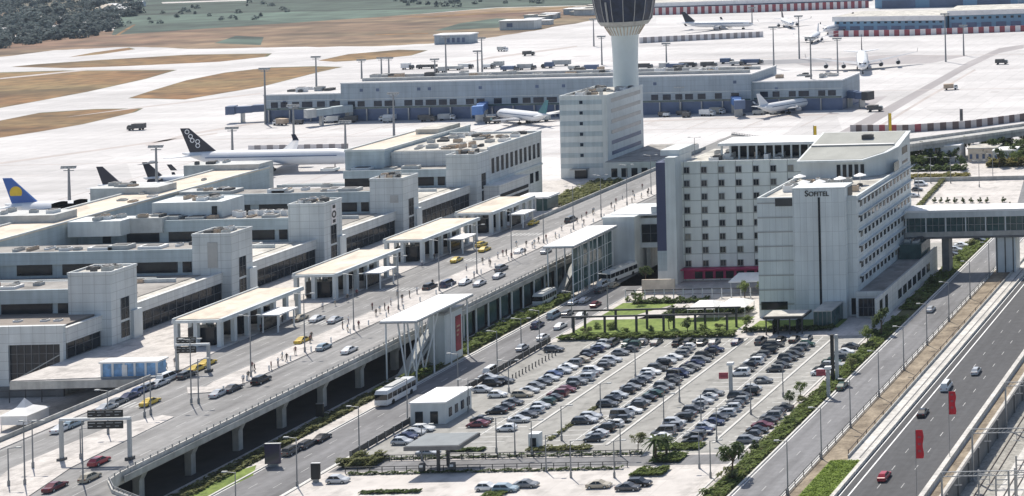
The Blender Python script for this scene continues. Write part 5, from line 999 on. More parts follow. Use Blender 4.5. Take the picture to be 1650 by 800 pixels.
# ================================================================== LAMPS
def mast(px, py, h, lab, kind=0, z=0, grp='high mast lights on the apron'):
    x, y, _ = at(px, py, z); t = thing('light_mast', lab, 'light mast', (x, y, z), grp)
    b = MB(); b.tube((x, y, z), (x, y, z+h), .48, 8, 0, .26); b.build('pole', 'pole', t)
    b = MB(); b.box(x-2.4, x+2.4, y-.25, y+.25, z+h-.25, z+h+.1); b.box(x-1.6, x+1.6, y-.2, y+.2, z+h-1.5, z+h-1.25); hd = b.build('head', 'pole', t)
    for k in range(4): b = MB(); b.box(x-2.3+1.2*k, x-1.4+1.2*k, y-.5, y+.3, z+h-.75, z+h-.26); b.build('floodlight', 'unit_grey', hd)
ml = [(112, 330, 12.4, 'apron light mast between the blue tailed and dark tailed airliners'), (253, 318, 17, 'apron light mast in front of the small dark tailed jet'), (375, 262, 13, 'apron light mast behind the large ring tailed airliner'), (428, 200, 24, 'apron light mast at the left tip of the satellite concourse'), (474, 250, 19, 'apron light mast over the fuselage of the ring tailed airliner'), (557, 246, 12, 'apron light mast left of the raised terminal hall'), (510, 146, 17, 'light mast by the taxiway island tip, left of the concourse roof'), (635, 222, 18, 'apron light mast above the beige upper hall roof'), (583, 130, 11, 'light mast behind the concourse roof, left of a close group'), (615, 130, 12, 'light mast behind the concourse roof, middle of a close group'), (627, 130, 12, 'light mast behind the concourse roof, right of a close group'), (703, 190, 13, 'slim light mast before the middle of the concourse'), (701, 125, 9.8, 'short light mast behind the concourse roof'), (719, 122, 21, 'tall light mast below the airfield hut'), (770, 118, 12, 'shorter of two close masts right of the airfield hut'), (777, 118, 19, 'taller of two close masts right of the airfield hut'), (687, 192, 9, 'low light mast before the concourse middle'), (1074, 105, 12, 'light mast between the tower shaft and the far fence'), (957, 75, 17, 'light mast left of the control tower shaft'), (970, 105, 16, 'nearer light mast just left of the control tower shaft'), (1247, 110, 22, 'light mast right of the tower before the far white airliners'), (1288, 95, 24, 'light mast left of the far airliner pair'), (1308, 175, 31, 'tallest mast beside the right satellite wing'), (1350, 118, 18, 'light mast left of the four engined airliner'), (1524, 100, 26, 'tall mast right of the four engined airliner'), (1553, 90, 17, 'mast farthest right before the red chequered fence'), (883, 186, 9, 'white light mast between the teal tailed airliner and the office block'), (1096, 184, 12, 'slim light mast right of the office block'), (1290, 178, 9, 'white mast before the right satellite wing'), (1212, 40, 12, 'mast at the far fence beside the side on airliner'), (1325, 176, 10, 'short mast at the right end of the satellite wing')]
for px, py, h, lab in ml: mast(px, py, h, lab)
def lamp(x, y, z, h, arms, lab, grp, nm='street_lamp'):
    t = thing(nm, lab, 'street lamp', (x, y, z), grp)
    b = MB(); b.tube((x, y, z), (x, y, z+h), .12, 7, 0, .07); b.tube((x, y, z), (x, y, z+.9), .2, 7); b.build('pole', 'pole', t)
    for s_ in arms:
        b = MB(); b.tube((x, y, z+h-.1), (x+s_*1.5, y, z+h+.1), .05, 5); am = b.build('arm', 'pole', t)
        b = MB(); b.box(min(x+s_*1.3, x+s_*2.1), max(x+s_*1.3, x+s_*2.1), y-.16, y+.16, z+h+.02, z+h+.2); b.build('lamp_head', 'unit_grey', am)
k = 0; y = 262.0
while y < 520:
    k += 1; lamp(-216.6 if y > 285 else -219.5, y, DZ+.14, 11.6 if y > 285 else 7.5, (-1, 1), 'tall double armed lamp on the viaduct island, %s from near end' % ordn(k), 'lamps on the viaduct island'); y += 15.6
for i, (px, py) in enumerate(((40, 782), (14, 784), (130, 740), (134, 780), (243, 668), (233, 672), (320, 650))):
    x, y, _ = at(px, py, DZ); lamp(x, y, DZ+.01, (10, 6, 5, 10, 7, 7, 8)[i], (1,), 'thin lamp on the near viaduct end, %s' % ['tallest at the far left edge', 'low one at the far left edge', 'short one between gantry and red car', 'tall one beside the red car', 'right of two close ones by the yellow taxi', 'left of two close ones by the yellow taxi', 'beside the dark gantry sign at the island tip'][i], 'thin lamps on the near viaduct')
for i, y in enumerate((255, 270.5, 286, 301.5, 317, 332.5, 348, 363.5, 379)): lamp(-181.7 if i % 2 == 0 else -182.4, y, 0, 8.2, (-1,), 'slim lamp on the fence line of the lower road, %s from the near end' % ordn(i+1), 'lamps along the car park fence')
for i, y in enumerate((262, 278, 293.5, 310.5, 327, 344, 362, 381, 400)): lamp(-97.0, y, 0, 8.8, (-1,), 'slim lamp on the frontage road railing, %s from the near end' % ordn(i+1), 'lamps along the frontage road')
for i, (px, py) in enumerate(((968, 672), (905, 710), (820, 632), (1024, 610), (1095, 648), (1130, 690), (1127, 755), (1070, 690), (1262, 640), (1210, 668), (800, 730), (830, 735), (1155, 712), (920, 770), (990, 770), (880, 760), (1000, 735), (1145, 770), (755, 665), (680, 742), (840, 560), (857, 735))):
    x, y, _ = at(px, py); lamp(x, y, 0, 6.2, (1,) if i % 2 else (-1, 1), 'thin car park lamp, %s counted along from the left' % ordn(1+sorted([p[0] for p in ((968, 672), (905, 710), (820, 632), (1024, 610), (1095, 648), (1130, 690), (1127, 755), (1070, 690), (1262, 640), (1210, 668), (800, 730), (830, 735), (1155, 712), (920, 770), (990, 770), (880, 760), (1000, 735), (1145, 770), (755, 665), (680, 742), (840, 560), (857, 735))]).index(px)), 'lamps in the car park')
for i, (px, py) in enumerate(((1425, 330), (1500, 296), (1578, 302), (1600, 290), (1532, 296), (1480, 318))):
    x, y, _ = at(px, py); lamp(x, y, 0, 8.5, (-1, 1), 'lamp on the white plaza beyond the pedestrian bridge, %s from the left' % ordn(1+[1425, 1480, 1500, 1532, 1578, 1600].index(px)), 'lamps on the plaza')
# ================================================================== SIGNS, KIOSKS, HUT, TENT
def gantry(x0, x1, y, z, h, bx0, bx1, lab):
    t = thing('sign_gantry', lab, 'road sign', ((x0+x1)/2, y, z), 'dark gantry signs on the viaduct')
    for x in (x0, x1): b = MB(); b.box(x-.22, x+.22, y-.22, y+.22, z, z+h); b.box(x-.5, x+.5, y-.5, y+.5, z, z+.5, 1); b.build('post', ['unit_grey', 'unit_dark'], t)
    b = MB(); b.box(x0-.2, x1+.2, y-.18, y+.18, z+h, z+h+.4); b.build('beam', 'steel_white', t)
    for z0, z1 in ((z+h+.5, z+h+1.7), (z+h-1.35, z+h-.1)):
        b = MB(); b.box(bx0, bx1, y-.34, y-.2, z0, z1); sb = b.build('sign_board', 'sign_dark', t)
        b = MB()
        n = 4
        for k in range(n): a = bx0+(bx1-bx0)*(k+.12)/n; e_ = bx0+(bx1-bx0)*(k+.88)/n; b.box(a, e_, y-.36, y-.345, z0+.72*(z1-z0), z0+.8*(z1-z0)); b.box(a, a+(e_-a)*.6, y-.36, y-.345, z0+.3*(z1-z0), z0+.38*(z1-z0))
        b.build('sign_lines', 'unit_grey', sb)
gantry(-217.4, -206.2, 265.2, DZ, 6.6, -212.8, -207.0, 'near dark double gantry sign over the viaduct lanes by the red car')
gantry(-233.5, -227.4, 312.6, DZ, 5.2, -233.3, -229.6, 'second dark double gantry sign in front of the near beige canopy')
t = thing('kiosk', 'light blue glass kiosk with white flat roof on the forecourt slab', 'kiosk', (-241, 312, DZ))
b = MB(); b.box(-246.9, -235.5, 310.3, 313.1, DZ+2.7, DZ+3.0); b.build('roof', 'white_roof', t)
b = MB(); b.box(-246.6, -235.9, 310.5, 312.9, DZ+.16, DZ+2.7); b.build('glass_wall', 'kiosk_blue', t)
for k in range(6): b = MB(); b.box(-246.65+2.12*k, -246.25+2.12*k, 310.4, 310.49, DZ+.16, DZ+2.7); b.build('frame', 'steel_white', t)
b = MB(); b.box(-242.5, -241.5, 310.36, 310.48, DZ+.16, DZ+2.4); b.build('door', 'white_roof', t)
x, y = -256.5, 304.6; t = thing('party_tent', 'small white pointed tent on the ground below the terminal front window', 'tent', (x, y, 0))
b = MB(); b.box(x-2.5, x+2.5, y-2.5, y+2.5, 1.0, 2.7); b.hull([(x-2.7, y-2.7, 2.7), (x+2.7, y-2.7, 2.7), (x+2.7, y+2.7, 2.7), (x-2.7, y+2.7, 2.7)], [(x-.9, y-.9, 3.7), (x+.9, y-.9, 3.7), (x+.9, y+.9, 3.7), (x-.9, y+.9, 3.7)]); b.hull([(x-.9, y-.9, 3.7), (x+.9, y-.9, 3.7), (x+.9, y+.9, 3.7), (x-.9, y+.9, 3.7)], [(x-.05, y-.05, 5.2), (x+.05, y-.05, 5.2), (x+.05, y+.05, 5.2), (x-.05, y+.05, 5.2)]); b.build('canvas', 'white_roof', t)
for sx in (-1, 1):
    for sy in (-1, 1): b = MB(); b.tube((x+sx*2.4, y+sy*2.4, 0), (x+sx*2.4, y+sy*2.4, 2.7), .06, 6); b.build('pole', 'steel_white', t)
# service fence and doors under the terminal front
t = thing('service_fence', 'dark mesh fence with gate along the ground below the terminal front window', 'fence', (-285, 321, 0))
for k in range(12): b = MB(); b.box(-300+3.2*k, -299.88+3.2*k, 318.4, 318.52, 0, 2.6); b.build('post', 'dark_metal', t)
b = MB(); b.box(-300, -262, 318.42, 318.48, 2.3, 2.4); b.box(-300, -262, 318.42, 318.48, 1.2, 1.28); b.build('rail', 'dark_metal', t)
b = MB(); b.box(-300, -263, 321.6, 321.98, 0, 2.2); b.build('dark_base_wall', 'dark_concrete', t)
# hut
t = thing('parking_hut', 'white flat roofed hut with dark doors beside the car park entrance', 'hut', (-177, 306, 0))
b = MB(); b.box(-181.1, -174.6, 300.3, 309, 0, 3.9); b.build('wall', 'clad_plain', t)
b = MB(); b.box(-181.3, -174.4, 300.1, 309.2, 3.9, 4.15); b.build('roof', 'white_roof', t)
for x in (-180.2, -177.4): b = MB(); b.box(x, x+1.4, 300.2, 300.29, .1, 2.4); b.build('door', 'glass', t)
for k in range(4): b = MB(); b.box(-174.59, -174.5, 301.4+2*k, 302.3+2*k, 1.0, 2.6); b.build('window', 'glass_blue', t)
# flat gate canopy
t = thing('gate_canopy', 'blue grey flat canopy on two posts over the car park gate', 'canopy', (-161.5, 277, 0))
b = MB(); b.hull([(-166.4, 273.7, 4.4), (-157.0, 273.7, 4.4), (-157.0, 280.3, 4.4), (-166.4, 280.3, 4.4)], [(-166.4, 273.7, 5.1), (-157.0, 273.7, 5.1), (-157.0, 280.3, 5.1), (-166.4, 280.3, 5.1)]); b.build('fascia', 'dark_concrete', t)
b = MB(); b.hull([(-166.2, 273.9, 5.1), (-157.2, 273.9, 5.1), (-157.2, 280.1, 5.1), (-166.2, 280.1, 5.1)], [(-166.2, 273.9, 5.18), (-157.2, 273.9, 5.18), (-157.2, 280.1, 5.18), (-166.2, 280.1, 5.18)]); b.build('roof', 'slate_roof', t)
for y in (275.9, 278.8): b = MB(); b.box(-162.0, -161.6, y-.2, y+.2, 0, 4.4); b.build('post', 'dark_metal', t)
for i, (x, y, lab) in enumerate(((-164.6, 275.9, 'ticket machine left of the gate canopy post'), (-159.4, 275.9, 'ticket machine right of the gate canopy post'))):
    t = thing('ticket_machine', lab, 'ticket machine', (x, y, 0), 'ticket machines'); b = MB(); b.box(x-.4, x+.4, y-.3, y+.3, 0, 1.5); b.build('cabinet', 'unit_dark', t); b = MB(); b.box(x-.3, x+.3, y-.34, y-.31, .9, 1.3); b.build('panel', 'steel_white', t)
# billboards
for i, (px, py, w_, h_, lab) in enumerate(((440, 752, 2.6, 3.4, 'dark purple billboard at the grass corner beside the lower road'), (516, 676, 1.3, 2.4, 'small dark billboard on the hedge under the viaduct'), (509, 777, 1.4, 2.6, 'black sign box on the kerb at the lower car park'))):
    x, y, _ = at(px, py); t = thing('billboard', lab, 'billboard', (x, y, 0), 'billboards by the lower road')
    b = MB(); b.box(x-w_/2, x+w_/2, y-.2, y+.2, .5, .5+h_); b.build('panel', ['car_purple', 'sign_dark', 'sign_dark'][i], t); b = MB(); b.box(x-w_/2-.08, x+w_/2+.08, y-.15, y+.26, .5+h_, .62+h_); b.build('frame', 'metal', t); b = MB(); b.box(x-w_/3, x+w_/3, y-.15, y+.15, 0, .5); b.build('plinth', 'concrete', t)
x, y, _ = at(478, 622); 
# tall post signs in the car park
for i, (px, py, h, lab, sx) in enumerate(((1178, 640, 6.2, 'white topped sign post with red board in the car park', -1), (1335, 640, 5.4, 'pale post with red arrow board by the right hedge', -1))):
    x, y, _ = at(px, py); t = thing('sign_post', lab, 'sign', (x, y, 0), 'red sign posts in the car park')
    b = MB(); b.box(x-.3, x+.3, y-.2, y+.2, 0, h); b.build('post', 'unit_grey', t); b = MB(); b.box(x-.6, x+.6, y-.4, y+.4, h, h+.5); b.build('cap', 'white_roof', t)
    z = 3.6 if i == 0 else 4.2; b = MB(); b.box(x+sx*2.2, x+sx*.4, y-.25, y-.12, z, z+1.2); bd = b.build('red_board', 'sign_pink', t); b = MB(); b.box(x+sx*1.9, x+sx*.7, y-.29, y-.26, z+.4, z+.7); b.build('board_mark', 'barrier_red', bd)
t = thing('twin_post_sign', 'tall twin post sign, one dark and one pale, at the frontage road hedge', 'sign', at(1348, 612))
for px, m_ in ((1342, 'sign_dark'), (1349, 'unit_grey')): x, y, _ = at(px, 614); b = MB(); b.box(x-.28, x+.28, y-.3, y+.3, 0, 9.2); b.build('post', m_, t)
for i, (px, py) in enumerate(((862, 706), (868, 716))):
    pass
x, y, _ = at(863, 722); t = thing('pay_booth', 'white booth with dark window at the near end of the hedge island', 'booth', (x, y, 0)); b = MB(); b.box(x-.9, x+.9, y-.7, y+.7, 0, 2.7); b.build('wall', 'steel_white', t); b = MB(); b.box(x-.5, x+.5, y-.76, y-.71, .5, 2.0); b.build('window', 'glass', t)
# red banners beside the motorway, yellow flags
for i, (y, z0, z1, lab) in enumerate(((255.3, 7.9, 12.4, 'red banner nearer the bottom edge beside the motorway'), (275.2, 8.1, 12.0, 'red banner farther up beside the motorway'))):
    t = thing('banner', lab, 'banner', (-74.15, y, 0), 'red banners'); b = MB(); b.tube((-74.15, y, 0), (-74.15, y, z1+.3), .05, 6); b.build('pole', 'pole', t)
    b = MB(); n = 8
    for k in range(n):
        za = z0+(z1-z0)*k/n; zb = z0+(z1-z0)*(k+1)/n; o1 = .10*math.sin(k*1.3); o2 = .10*math.sin((k+1)*1.3); wv = 1.15
        b.hull([(-74.1, y-.02, za), (-74.1+wv+o1, y-.02, za), (-74.1+wv+o1, y+.02, za), (-74.1, y+.02, za)], [(-74.1, y-.02, zb), (-74.1+wv+o2, y-.02, zb), (-74.1+wv+o2, y+.02, zb), (-74.1, y+.02, zb)])
    fb = b.build('cloth', 'red', t); b = MB()
    for k in range(3): b.box(-73.8, -73.3, y-.04, y-.025, z0+1+1.1*k, z0+1.35+1.1*k)
    b.build('marks', 'barrier_red', fb)
for i, (px, py, m_, h, lab) in enumerate(((1311, 226, 'yellow', 5.4, 'yellow flag above the white hotel roof pavilion'), (1432, 216, 'yellow', 8, 'yellow flag just left of the upper hotel storey'), (1547, 198, 'unit_dark', 5.5, 'dark flag standing out against the white apron at right'))):
    x, y, _ = at(px, py); t = thing('flag', lab, 'flag', (x, y, 0), 'flags by the flyover'); b = MB(); b.tube((x, y, 0), (x, y, h+.3), .1, 6); b.build('pole', 'pole', t); b = MB(); b.box(x, x+1.2, y-.03, y+.03, h*.1, h); b.build('cloth', m_, t)
# hotel garden pergolas, tents
t = thing('pergola', 'long dark pergola frame in the hotel garden', 'pergola', (-160, 362, 0))
for x in (-178.4, -171.5, -164.5, -158.5, -151.5, -144.5):
    for y in (356.2, 361.4): b = MB(); b.box(x-.2, x+.2, y-.2, y+.2, 0, 4.2); b.build('post', 'dark_metal', t)
b = MB()
for y in (356.2, 361.4): b.box(-181, -143.5, y-.16, y+.16, 4.2, 4.55)
b.build('beam', 'dark_metal', t)
for i, (x, y, lab) in enumerate(((-155.0, 370.4, 'left white garden marquee in front of the hotel terrace'), (-148.4, 371.4, 'right white garden marquee in front of the hotel terrace'))):
    t = thing('marquee', lab, 'marquee', (x, y, 0), 'white garden marquees'); b = MB(); b.hull([(x-3.2, y-3, 2.5), (x+3.2, y-3, 2.5), (x+3.2, y+3, 2.5), (x-3.2, y+3, 2.5)], [(x-1.6, y-.4, 3.7), (x+1.6, y-.4, 3.7), (x+1.6, y+.4, 3.7), (x-1.6, y+.4, 3.7)]); b.build('canvas', 'white_roof', t)
    for sx in (-3, 3):
        for sy in (-2.8, 2.8): b = MB(); b.tube((x+sx, y+sy, 0), (x+sx, y+sy, 2.5), .07, 6); b.build('post', 'steel_white', t)
t = thing('terrace_fence', 'pale post and rail fence between the garden and the hotel terrace', 'fence', (-165, 390, 0))
for k in range(20): b = MB(); b.box(-181+2.3*k, -180.8+2.3*k, 386.4, 386.6, 0, 2.4); b.build('post', 'steel_white', t)
b = MB(); b.box(-181, -137, 386.42, 386.58, 2.2, 2.4); b.box(-181, -137, 386.42, 386.58, 1.1, 1.2); b.build('rail', 'dark_metal', t)
b = MB(); b.box(-180, -172, 393, 393.4, 0, 3.2); tag(b.build('garden_wall', 'roof_beige'), 'cream wall at the foot of the dark hotel pylon', 'wall')
for i, (y, lab) in enumerate(((281.7, 'low dark fence on the far side of the car park gate lane'), (276.2, 'low dark fence on the near side of the car park gate lane'))):
    t = thing('low_fence', lab, 'fence', (-155, y, 0), 'low fences of the gate lane')
    for k in range(24): b = MB(); b.box(-178+2.1*k, -177.9+2.1*k, y-.05, y+.05, 0, 1.0); b.build('post', 'dark_metal', t)
    b = MB(); b.box(-178, -129.5, y-.04, y+.04, .5, .58); b.box(-178, -129.5, y-.04, y+.04, .92, 1.02); b.build('rail', 'dark_metal', t)
t = thing('boundary_fence', 'dark boundary fence between the lower road and the car park', 'fence', (-181.4, 320, 0))
b = MB(); b.box(-181.5, -181.35, 283, 352, .2, 1.3); b.build('panel', 'dark_metal', t)
for k in range(28): b = MB(); b.box(-181.55, -181.3, 283+2.5*k, 283.15+2.5*k, 0, 1.45); b.build('post', 'metal', t)
for i in range(14):
    x, y, _ = at(826+i*5.3, 612-i*3.0); t = thing('traffic_post', 'short dark post beside the left car park lane, %s from near end' % ordn(i+1), 'bollard', (x, y, 0), 'posts along the left lane'); b = MB(); b.tube((x, y, 0), (x, y, .95), .12, 6, 0, .09); b.lathe([(.16, .9), (.14, 1.05), (.02, 1.1)], x, y, 8); b.build('post', 'dark_metal', t)
# ================================================================== VEGETATION
def leafcloud(n, rx, ry, rz_, cz, size, seed, m='leaf', clumps=7, parent=None, name='crown'):
    r = random.Random(seed); b = MB(); C = []
    for k in range(clumps):
        a = r.uniform(0, 2*math.pi); q = r.uniform(.25, .85); C.append((math.cos(a)*rx*q, math.sin(a)*ry*q, cz+r.uniform(-.6, .7)*rz_, r.uniform(.32, .6)))
    for i in range(n):
        c = r.choice(C); d_ = Vector((r.gauss(0, 1), r.gauss(0, 1), r.gauss(0, 1))).normalized()*(r.random()**.4)
        p = Vector((c[0]+d_.x*rx*c[3], c[1]+d_.y*ry*c[3], c[2]+d_.z*rz_*c[3])); s_ = size*r.uniform(.6, 1.3)
        nn = (d_+Vector((r.uniform(-.8, .6), r.uniform(-.6, .8), r.uniform(.2, 1.4)))).normalized(); u_ = nn.orthogonal().normalized()*s_; v_ = nn.cross(u_).normalized()*s_*.7
        b.add([p-u_, p+v_*.8, p+u_, p-v_*.8], [(0, 1, 2, 3)])
    return b.build(name, m, parent)
def tree_proto(h, rx, seed, m, nm='tree'):
    t = thing(nm, 'tree', 'tree'); r = random.Random(seed)
    b = MB(); b.tube((0, 0, 0), (.1, .05, h*.5), .16*h/5, 8, 0, .09*h/5)
    for k in range(5): a = 2*math.pi*k/5+r.uniform(-.3, .3); b.tube((.1, .05, h*(.36+.03*k)), (math.cos(a)*rx*.6, math.sin(a)*rx*.6, h*r.uniform(.6, .8)), .07*h/5, 5, 0, .02)
    b.build('trunk', 'trunk', t); leafcloud(650, rx, rx, h*.3, h*.68, .24*h/5, seed, m, 9, t); return t
def shrub_proto(rx, rz_, seed, m, nm='shrub'):
    t = thing(nm, 'shrub', 'shrub'); b = MB()
    for k in range(4): b.tube((0, 0, 0), (math.cos(k*1.6)*rx*.4, math.sin(k*1.6)*rx*.4, rz_*.9), .05, 4, 0, .02)
    b.build('stem', 'trunk', t); leafcloud(260, rx, rx, rz_*.7, rz_*.75, .22, seed, m, 7, t, 'foliage'); return t
TR = [tree_proto(5.2, 1.9, 3, 'leaf'), tree_proto(6.2, 2.0, 9, 'leaf_dark'), tree_proto(4.4, 1.7, 14, 'leaf_olive')]
SH = [shrub_proto(1.2, 1.2, 5, 'leaf'), shrub_proto(1.3, 1.0, 6, 'leaf_olive'), shrub_proto(1.0, 1.5, 8, 'leaf_dark')]
PALM = thing('palm', 'palm', 'palm'); b = MB(); b.tube((0, 0, 0), (.1, 0, 3.6), .26, 8, 0, .2); b.build('trunk', 'trunk', PALM)
b = MB()
for k in range(26):
    a = k*2.4; el = .9-1.5*(k/26); pts = []
    for j in range(6): s_ = j/5*2.3; pts.append((.1+math.cos(a)*s_*math.cos(el*.6), math.sin(a)*s_*math.cos(el*.6), 3.6+s_*math.sin(el)-.22*s_*s_))
    for j in range(5):
        w_ = .34*(1-j/6); p_, q_ = pts[j], pts[j+1]; nx, ny = -math.sin(a)*w_, math.cos(a)*w_
        b.add([(p_[0]-nx, p_[1]-ny, p_[2]-.1), (q_[0]-nx*.8, q_[1]-ny*.8, q_[2]-.1), q_, p_, (q_[0]+nx*.8, q_[1]+ny*.8, q_[2]-.1), (p_[0]+nx, p_[1]+ny, p_[2]-.1)], [(0, 1, 2, 3), (3, 2, 4, 5)])
b.build('fronds', 'leaf_dark', PALM)
def tr(i, px, py, lab, s=1, grp='trees', z=0):
    x, y, _ = at(px, py, z); o = place(TR[i], (x, y, z), rnd.uniform(0, 6), lab, grp, None, s); o.name = 'tree'
def sh(i, px, py, lab, s=1, grp='shrubs', z=0):
    x, y, _ = at(px, py, z); o = place(SH[i], (x, y, z), rnd.uniform(0, 6), lab, grp, None, s); o.name = 'shrub'
place(PALM, at(1056, 742), 0, 'dark palm at the near end of the middle car park hedge', 'palms'); x, y, _ = at(1074, 736); o = place(PALM, (x, y, 0), 2, 'second, shorter palm right of the dark palm', 'palms', None, .85); o.name = 'palm'
tr(2, 1028, 728, 'small olive tree left of the dark palm', .8)
tr(1, 1180, 772, 'dark young tree on the strip beside the frontage road, near end', 1.1); tr(1, 1420, 540, 'dark tree at the corner of the hotel podium', 1.0); tr(0, 1398, 556, 'green tree just left of the podium corner tree', .8); tr(2, 1372, 600, 'olive tree on the strip behind the twin post sign', .7); tr(0, 1290, 640, 'small green tree by the hedge kerb with the red board', .6); tr(1, 1273, 655, 'small dark tree left of the red board post', .5)
tr(0, 1203, 536, 'round green tree left of the entrance canopy', .75, 'garden trees'); tr(1, 1078, 530, 'dark round tree behind the pergola, left', .65, 'garden trees'); tr(1, 1108, 538, 'dark small tree under the pergola', .6, 'garden trees'); tr(0, 1200, 480, 'green tree beside the right garden marquee', .8, 'garden trees'); tr(0, 1028, 492, 'green tree by the garden lawn top corner', .6, 'garden trees')
tr(0, 1225, 476, 'small green tree at the hotel wall', .7, 'garden trees'); tr(1, 1040, 458, 'dark tree by the red restaurant front', .8, 'garden trees'); tr(1, 1102, 448, 'dark tree before the red restaurant front', .9, 'garden trees')
def strip(name, lab, x0, x1, y0, y1, n, m, hmax, seed, size=.3, base='olive_edge', dens=None, dome=.25, z=0):
    """a planted bed: soil with a low uneven mass of leaves"""
    r = random.Random(seed); b = MB(); n = int(n*1.0)
    for i in range(n):
        x = r.uniform(x0, x1); y = r.uniform(y0, y1); w_ = .5+.5*math.sin(x*1.9+seed)*math.sin(y*.8+seed*2); h_ = hmax*(dome+(1-dome)*w_)*r.random()**.5
        p = Vector((x, y, z+.05+h_)); nn = Vector((r.uniform(-1, .6), r.uniform(-.6, 1), r.uniform(.5, 1.6))).normalized(); s_ = size*r.uniform(.6, 1.4); u_ = nn.orthogonal().normalized()*s_; v_ = nn.cross(u_).normalized()*s_*.75
        b.add([p-u_, p+v_, p+u_, p-v_], [(0, 1, 2, 3)])
    return tag(b.build(name, m), lab, 'hedge')
bed = MB()
for a in ((-201.0, -197.4, 266, 318), (-200.5, -195.2, 318, 392), (-110.8, -107.0, 255, 365), (-110.6, -107.0, 366, 450), (-112, -110.7, 410, 450)): bed.poly([(a[0], a[2], .014), (a[1], a[2], .014), (a[1], a[3], .014), (a[0], a[3], .014)])
struct('planting_bed', bed, 'olive_edge')
strip('hedge', 'low olive hedge at the foot of the viaduct piers, near part', -200.8, -197.6, 266, 318, 3600, 'leaf_olive', .9, 1)
strip('hedge', 'green hedge between the viaduct and the lower road before the red poster', -200.2, -195.4, 318, 336, 1800, 'leaf', 1.3, 2)
strip('hedge', 'bushy green hedge between the viaduct and the lower road beyond the red poster', -200.4, -195.6, 345, 378, 3600, 'leaf', 1.6, 3)
strip('hedge', 'green planting beside the second stair hall', -199.6, -195.6, 379, 392, 900, 'leaf', 1.1, 4)
strip('hedge', 'long green hedge between the car park and the frontage road', -110.7, -107.2, 256, 366, 8500, 'leaf', .8, 5, .26)
strip('hedge', 'green verge planting along the hotel podium wall', -111.6, -107.2, 372, 452, 5200, 'leaf', .7, 6, .3)
strip('hedge', 'dark clipped hedge between car park and hotel garden', -180.5, -142, 352.9, 355.2, 4200, 'leaf', 1.2, 7, .28, dome=.6)
strip('hedge', 'clipped hedge along the garden left of the hotel porch', -141.5, -121.5, 356.6, 358.6, 1500, 'leaf_dark', 1.0, 8, .28, dome=.6)
strip('hedge', 'narrow low hedge inside the middle double row', -150.6, -149.7, 290, 312, 700, 'leaf_olive', .5, 9, .22)
strip('hedge', 'low hedge island beside the white booth', -151.5, -140.3, 284.3, 286.2, 1100, 'leaf_olive', .8, 10, .25)
strip('hedge', 'dark low hedge island right of the gate canopy', -166, -159.4, 285.2, 286.6, 560, 'leaf_dark', .6, 11, .22)
strip('hedge', 'bushy planting at the car park corner left of the gate canopy', -181, -174.6, 278.2, 283.0, 1700, 'leaf_olive', 1.7, 12, .3)
strip('hedge', 'round green planting at the right car park exit', -126.5, -121.4, 277.6, 281.4, 1100, 'leaf', .9, 13, .26)
strip('hedge', 'round green planting on the near side of the car park exit', -127.2, -121.6, 271.4, 274.6, 1000, 'leaf', .9, 14, .26)
strip('hedge', 'thin dark hedge along the far gate lane fence', -177, -130, 282.0, 282.7, 1600, 'leaf_dark', .6, 15, .2)
strip('hedge', 'thin dark hedge along the near gate lane fence', -177, -130, 275.0, 275.7, 1600, 'leaf_dark', .5, 16, .2)
strip('hedge', 'dark low planting island on the pale lower car park', -169.5, -159.6, 266.2, 267.4, 700, 'leaf_dark', .5, 17, .22)
strip('hedge', 'green island at the bottom of the lower car park', -147.6, -144.4, 262.0, 266.0, 500, 'leaf', .6, 18, .24)
strip('hedge', 'green planting at the near end of the right hand double row', -128.2, -120.4, 283.6, 286.4, 900, 'leaf', .7, 19, .25)
strip('hedge', 'garden shrub bank around the white marquees', -166, -146, 372, 376.5, 2200, 'leaf_dark', 1.3, 20, .3)
strip('hedge', 'garden shrub border below the terrace fence', -178, -160, 382.5, 385.5, 1500, 'leaf_dark', 1.1, 21, .28)
strip('hedge', 'green verge by the office block and the terminal north wing', -262, -252, 500, 540, 2600, 'leaf_olive', 1.6, 22, .5)
strip('hedge', 'yellow green bushes beyond the plaza at the right edge', -134, -112, 551, 556, 2600, 'leaf_yellow', 3.2, 23, .5)
strip('hedge', 'low yellow green scrub beside the hotel back road', -158, -136, 533, 538, 1800, 'leaf_yellow', 1.2, 24, .5)
strip('thicket', 'dark thicket of trees under the flyover, beside the upper corner of the hotel', -166, -149, 556, 565, 3800, 'leaf_dark', 4.6, 25, .5)
strip('thicket', 'dark thicket of trees under the flyover at the right edge', -138, -112, 562, 578, 6000, 'leaf_dark', 5.0, 26, .55)
strip('thicket', 'low dark shrubs in front of the houses beyond the hotel', -160, -140, 546, 551, 1800, 'leaf_dark', 1.8, 27, .4)
def line_hedge(p, q, wd, n, hmax, m, seed, lab):
    r = random.Random(seed); b = MB()
    for i in range(n):
        t_ = r.random(); x = p[0]+(q[0]-p[0])*t_+r.uniform(-wd, wd); y = p[1]+(q[1]-p[1])*t_; pp = Vector((x, y, .1+hmax*r.random()**.6)); nn = Vector((r.uniform(-1, .6), r.uniform(-.6, 1), r.uniform(.4, 1.6))).normalized(); s_ = .3*r.uniform(.6, 1.4); u_ = nn.orthogonal().normalized()*s_; v_ = nn.cross(u_).normalized()*s_*.75
        b.add([pp-u_, pp+v_, pp+u_, pp-v_], [(0, 1, 2, 3)])
    tag(b.build('hedge', m), lab, 'hedge')
line_hedge(at(1462, 356), at(1530, 281), .7, 2200, 1.0, 'leaf_olive', 41, 'olive hedge running diagonally along the edge of the white plaza')
sheet('lawn', [rect(-180.6, -143.4, 355.3, 369.5), [(-180.4, 372), (-173, 372), (-166, 384), (-180.4, 384)], rect(-145, -142.6, 376, 388), [(-141, 359), (-121, 359), (-121, 366), (-141, 366)]], .012, 'lawn')
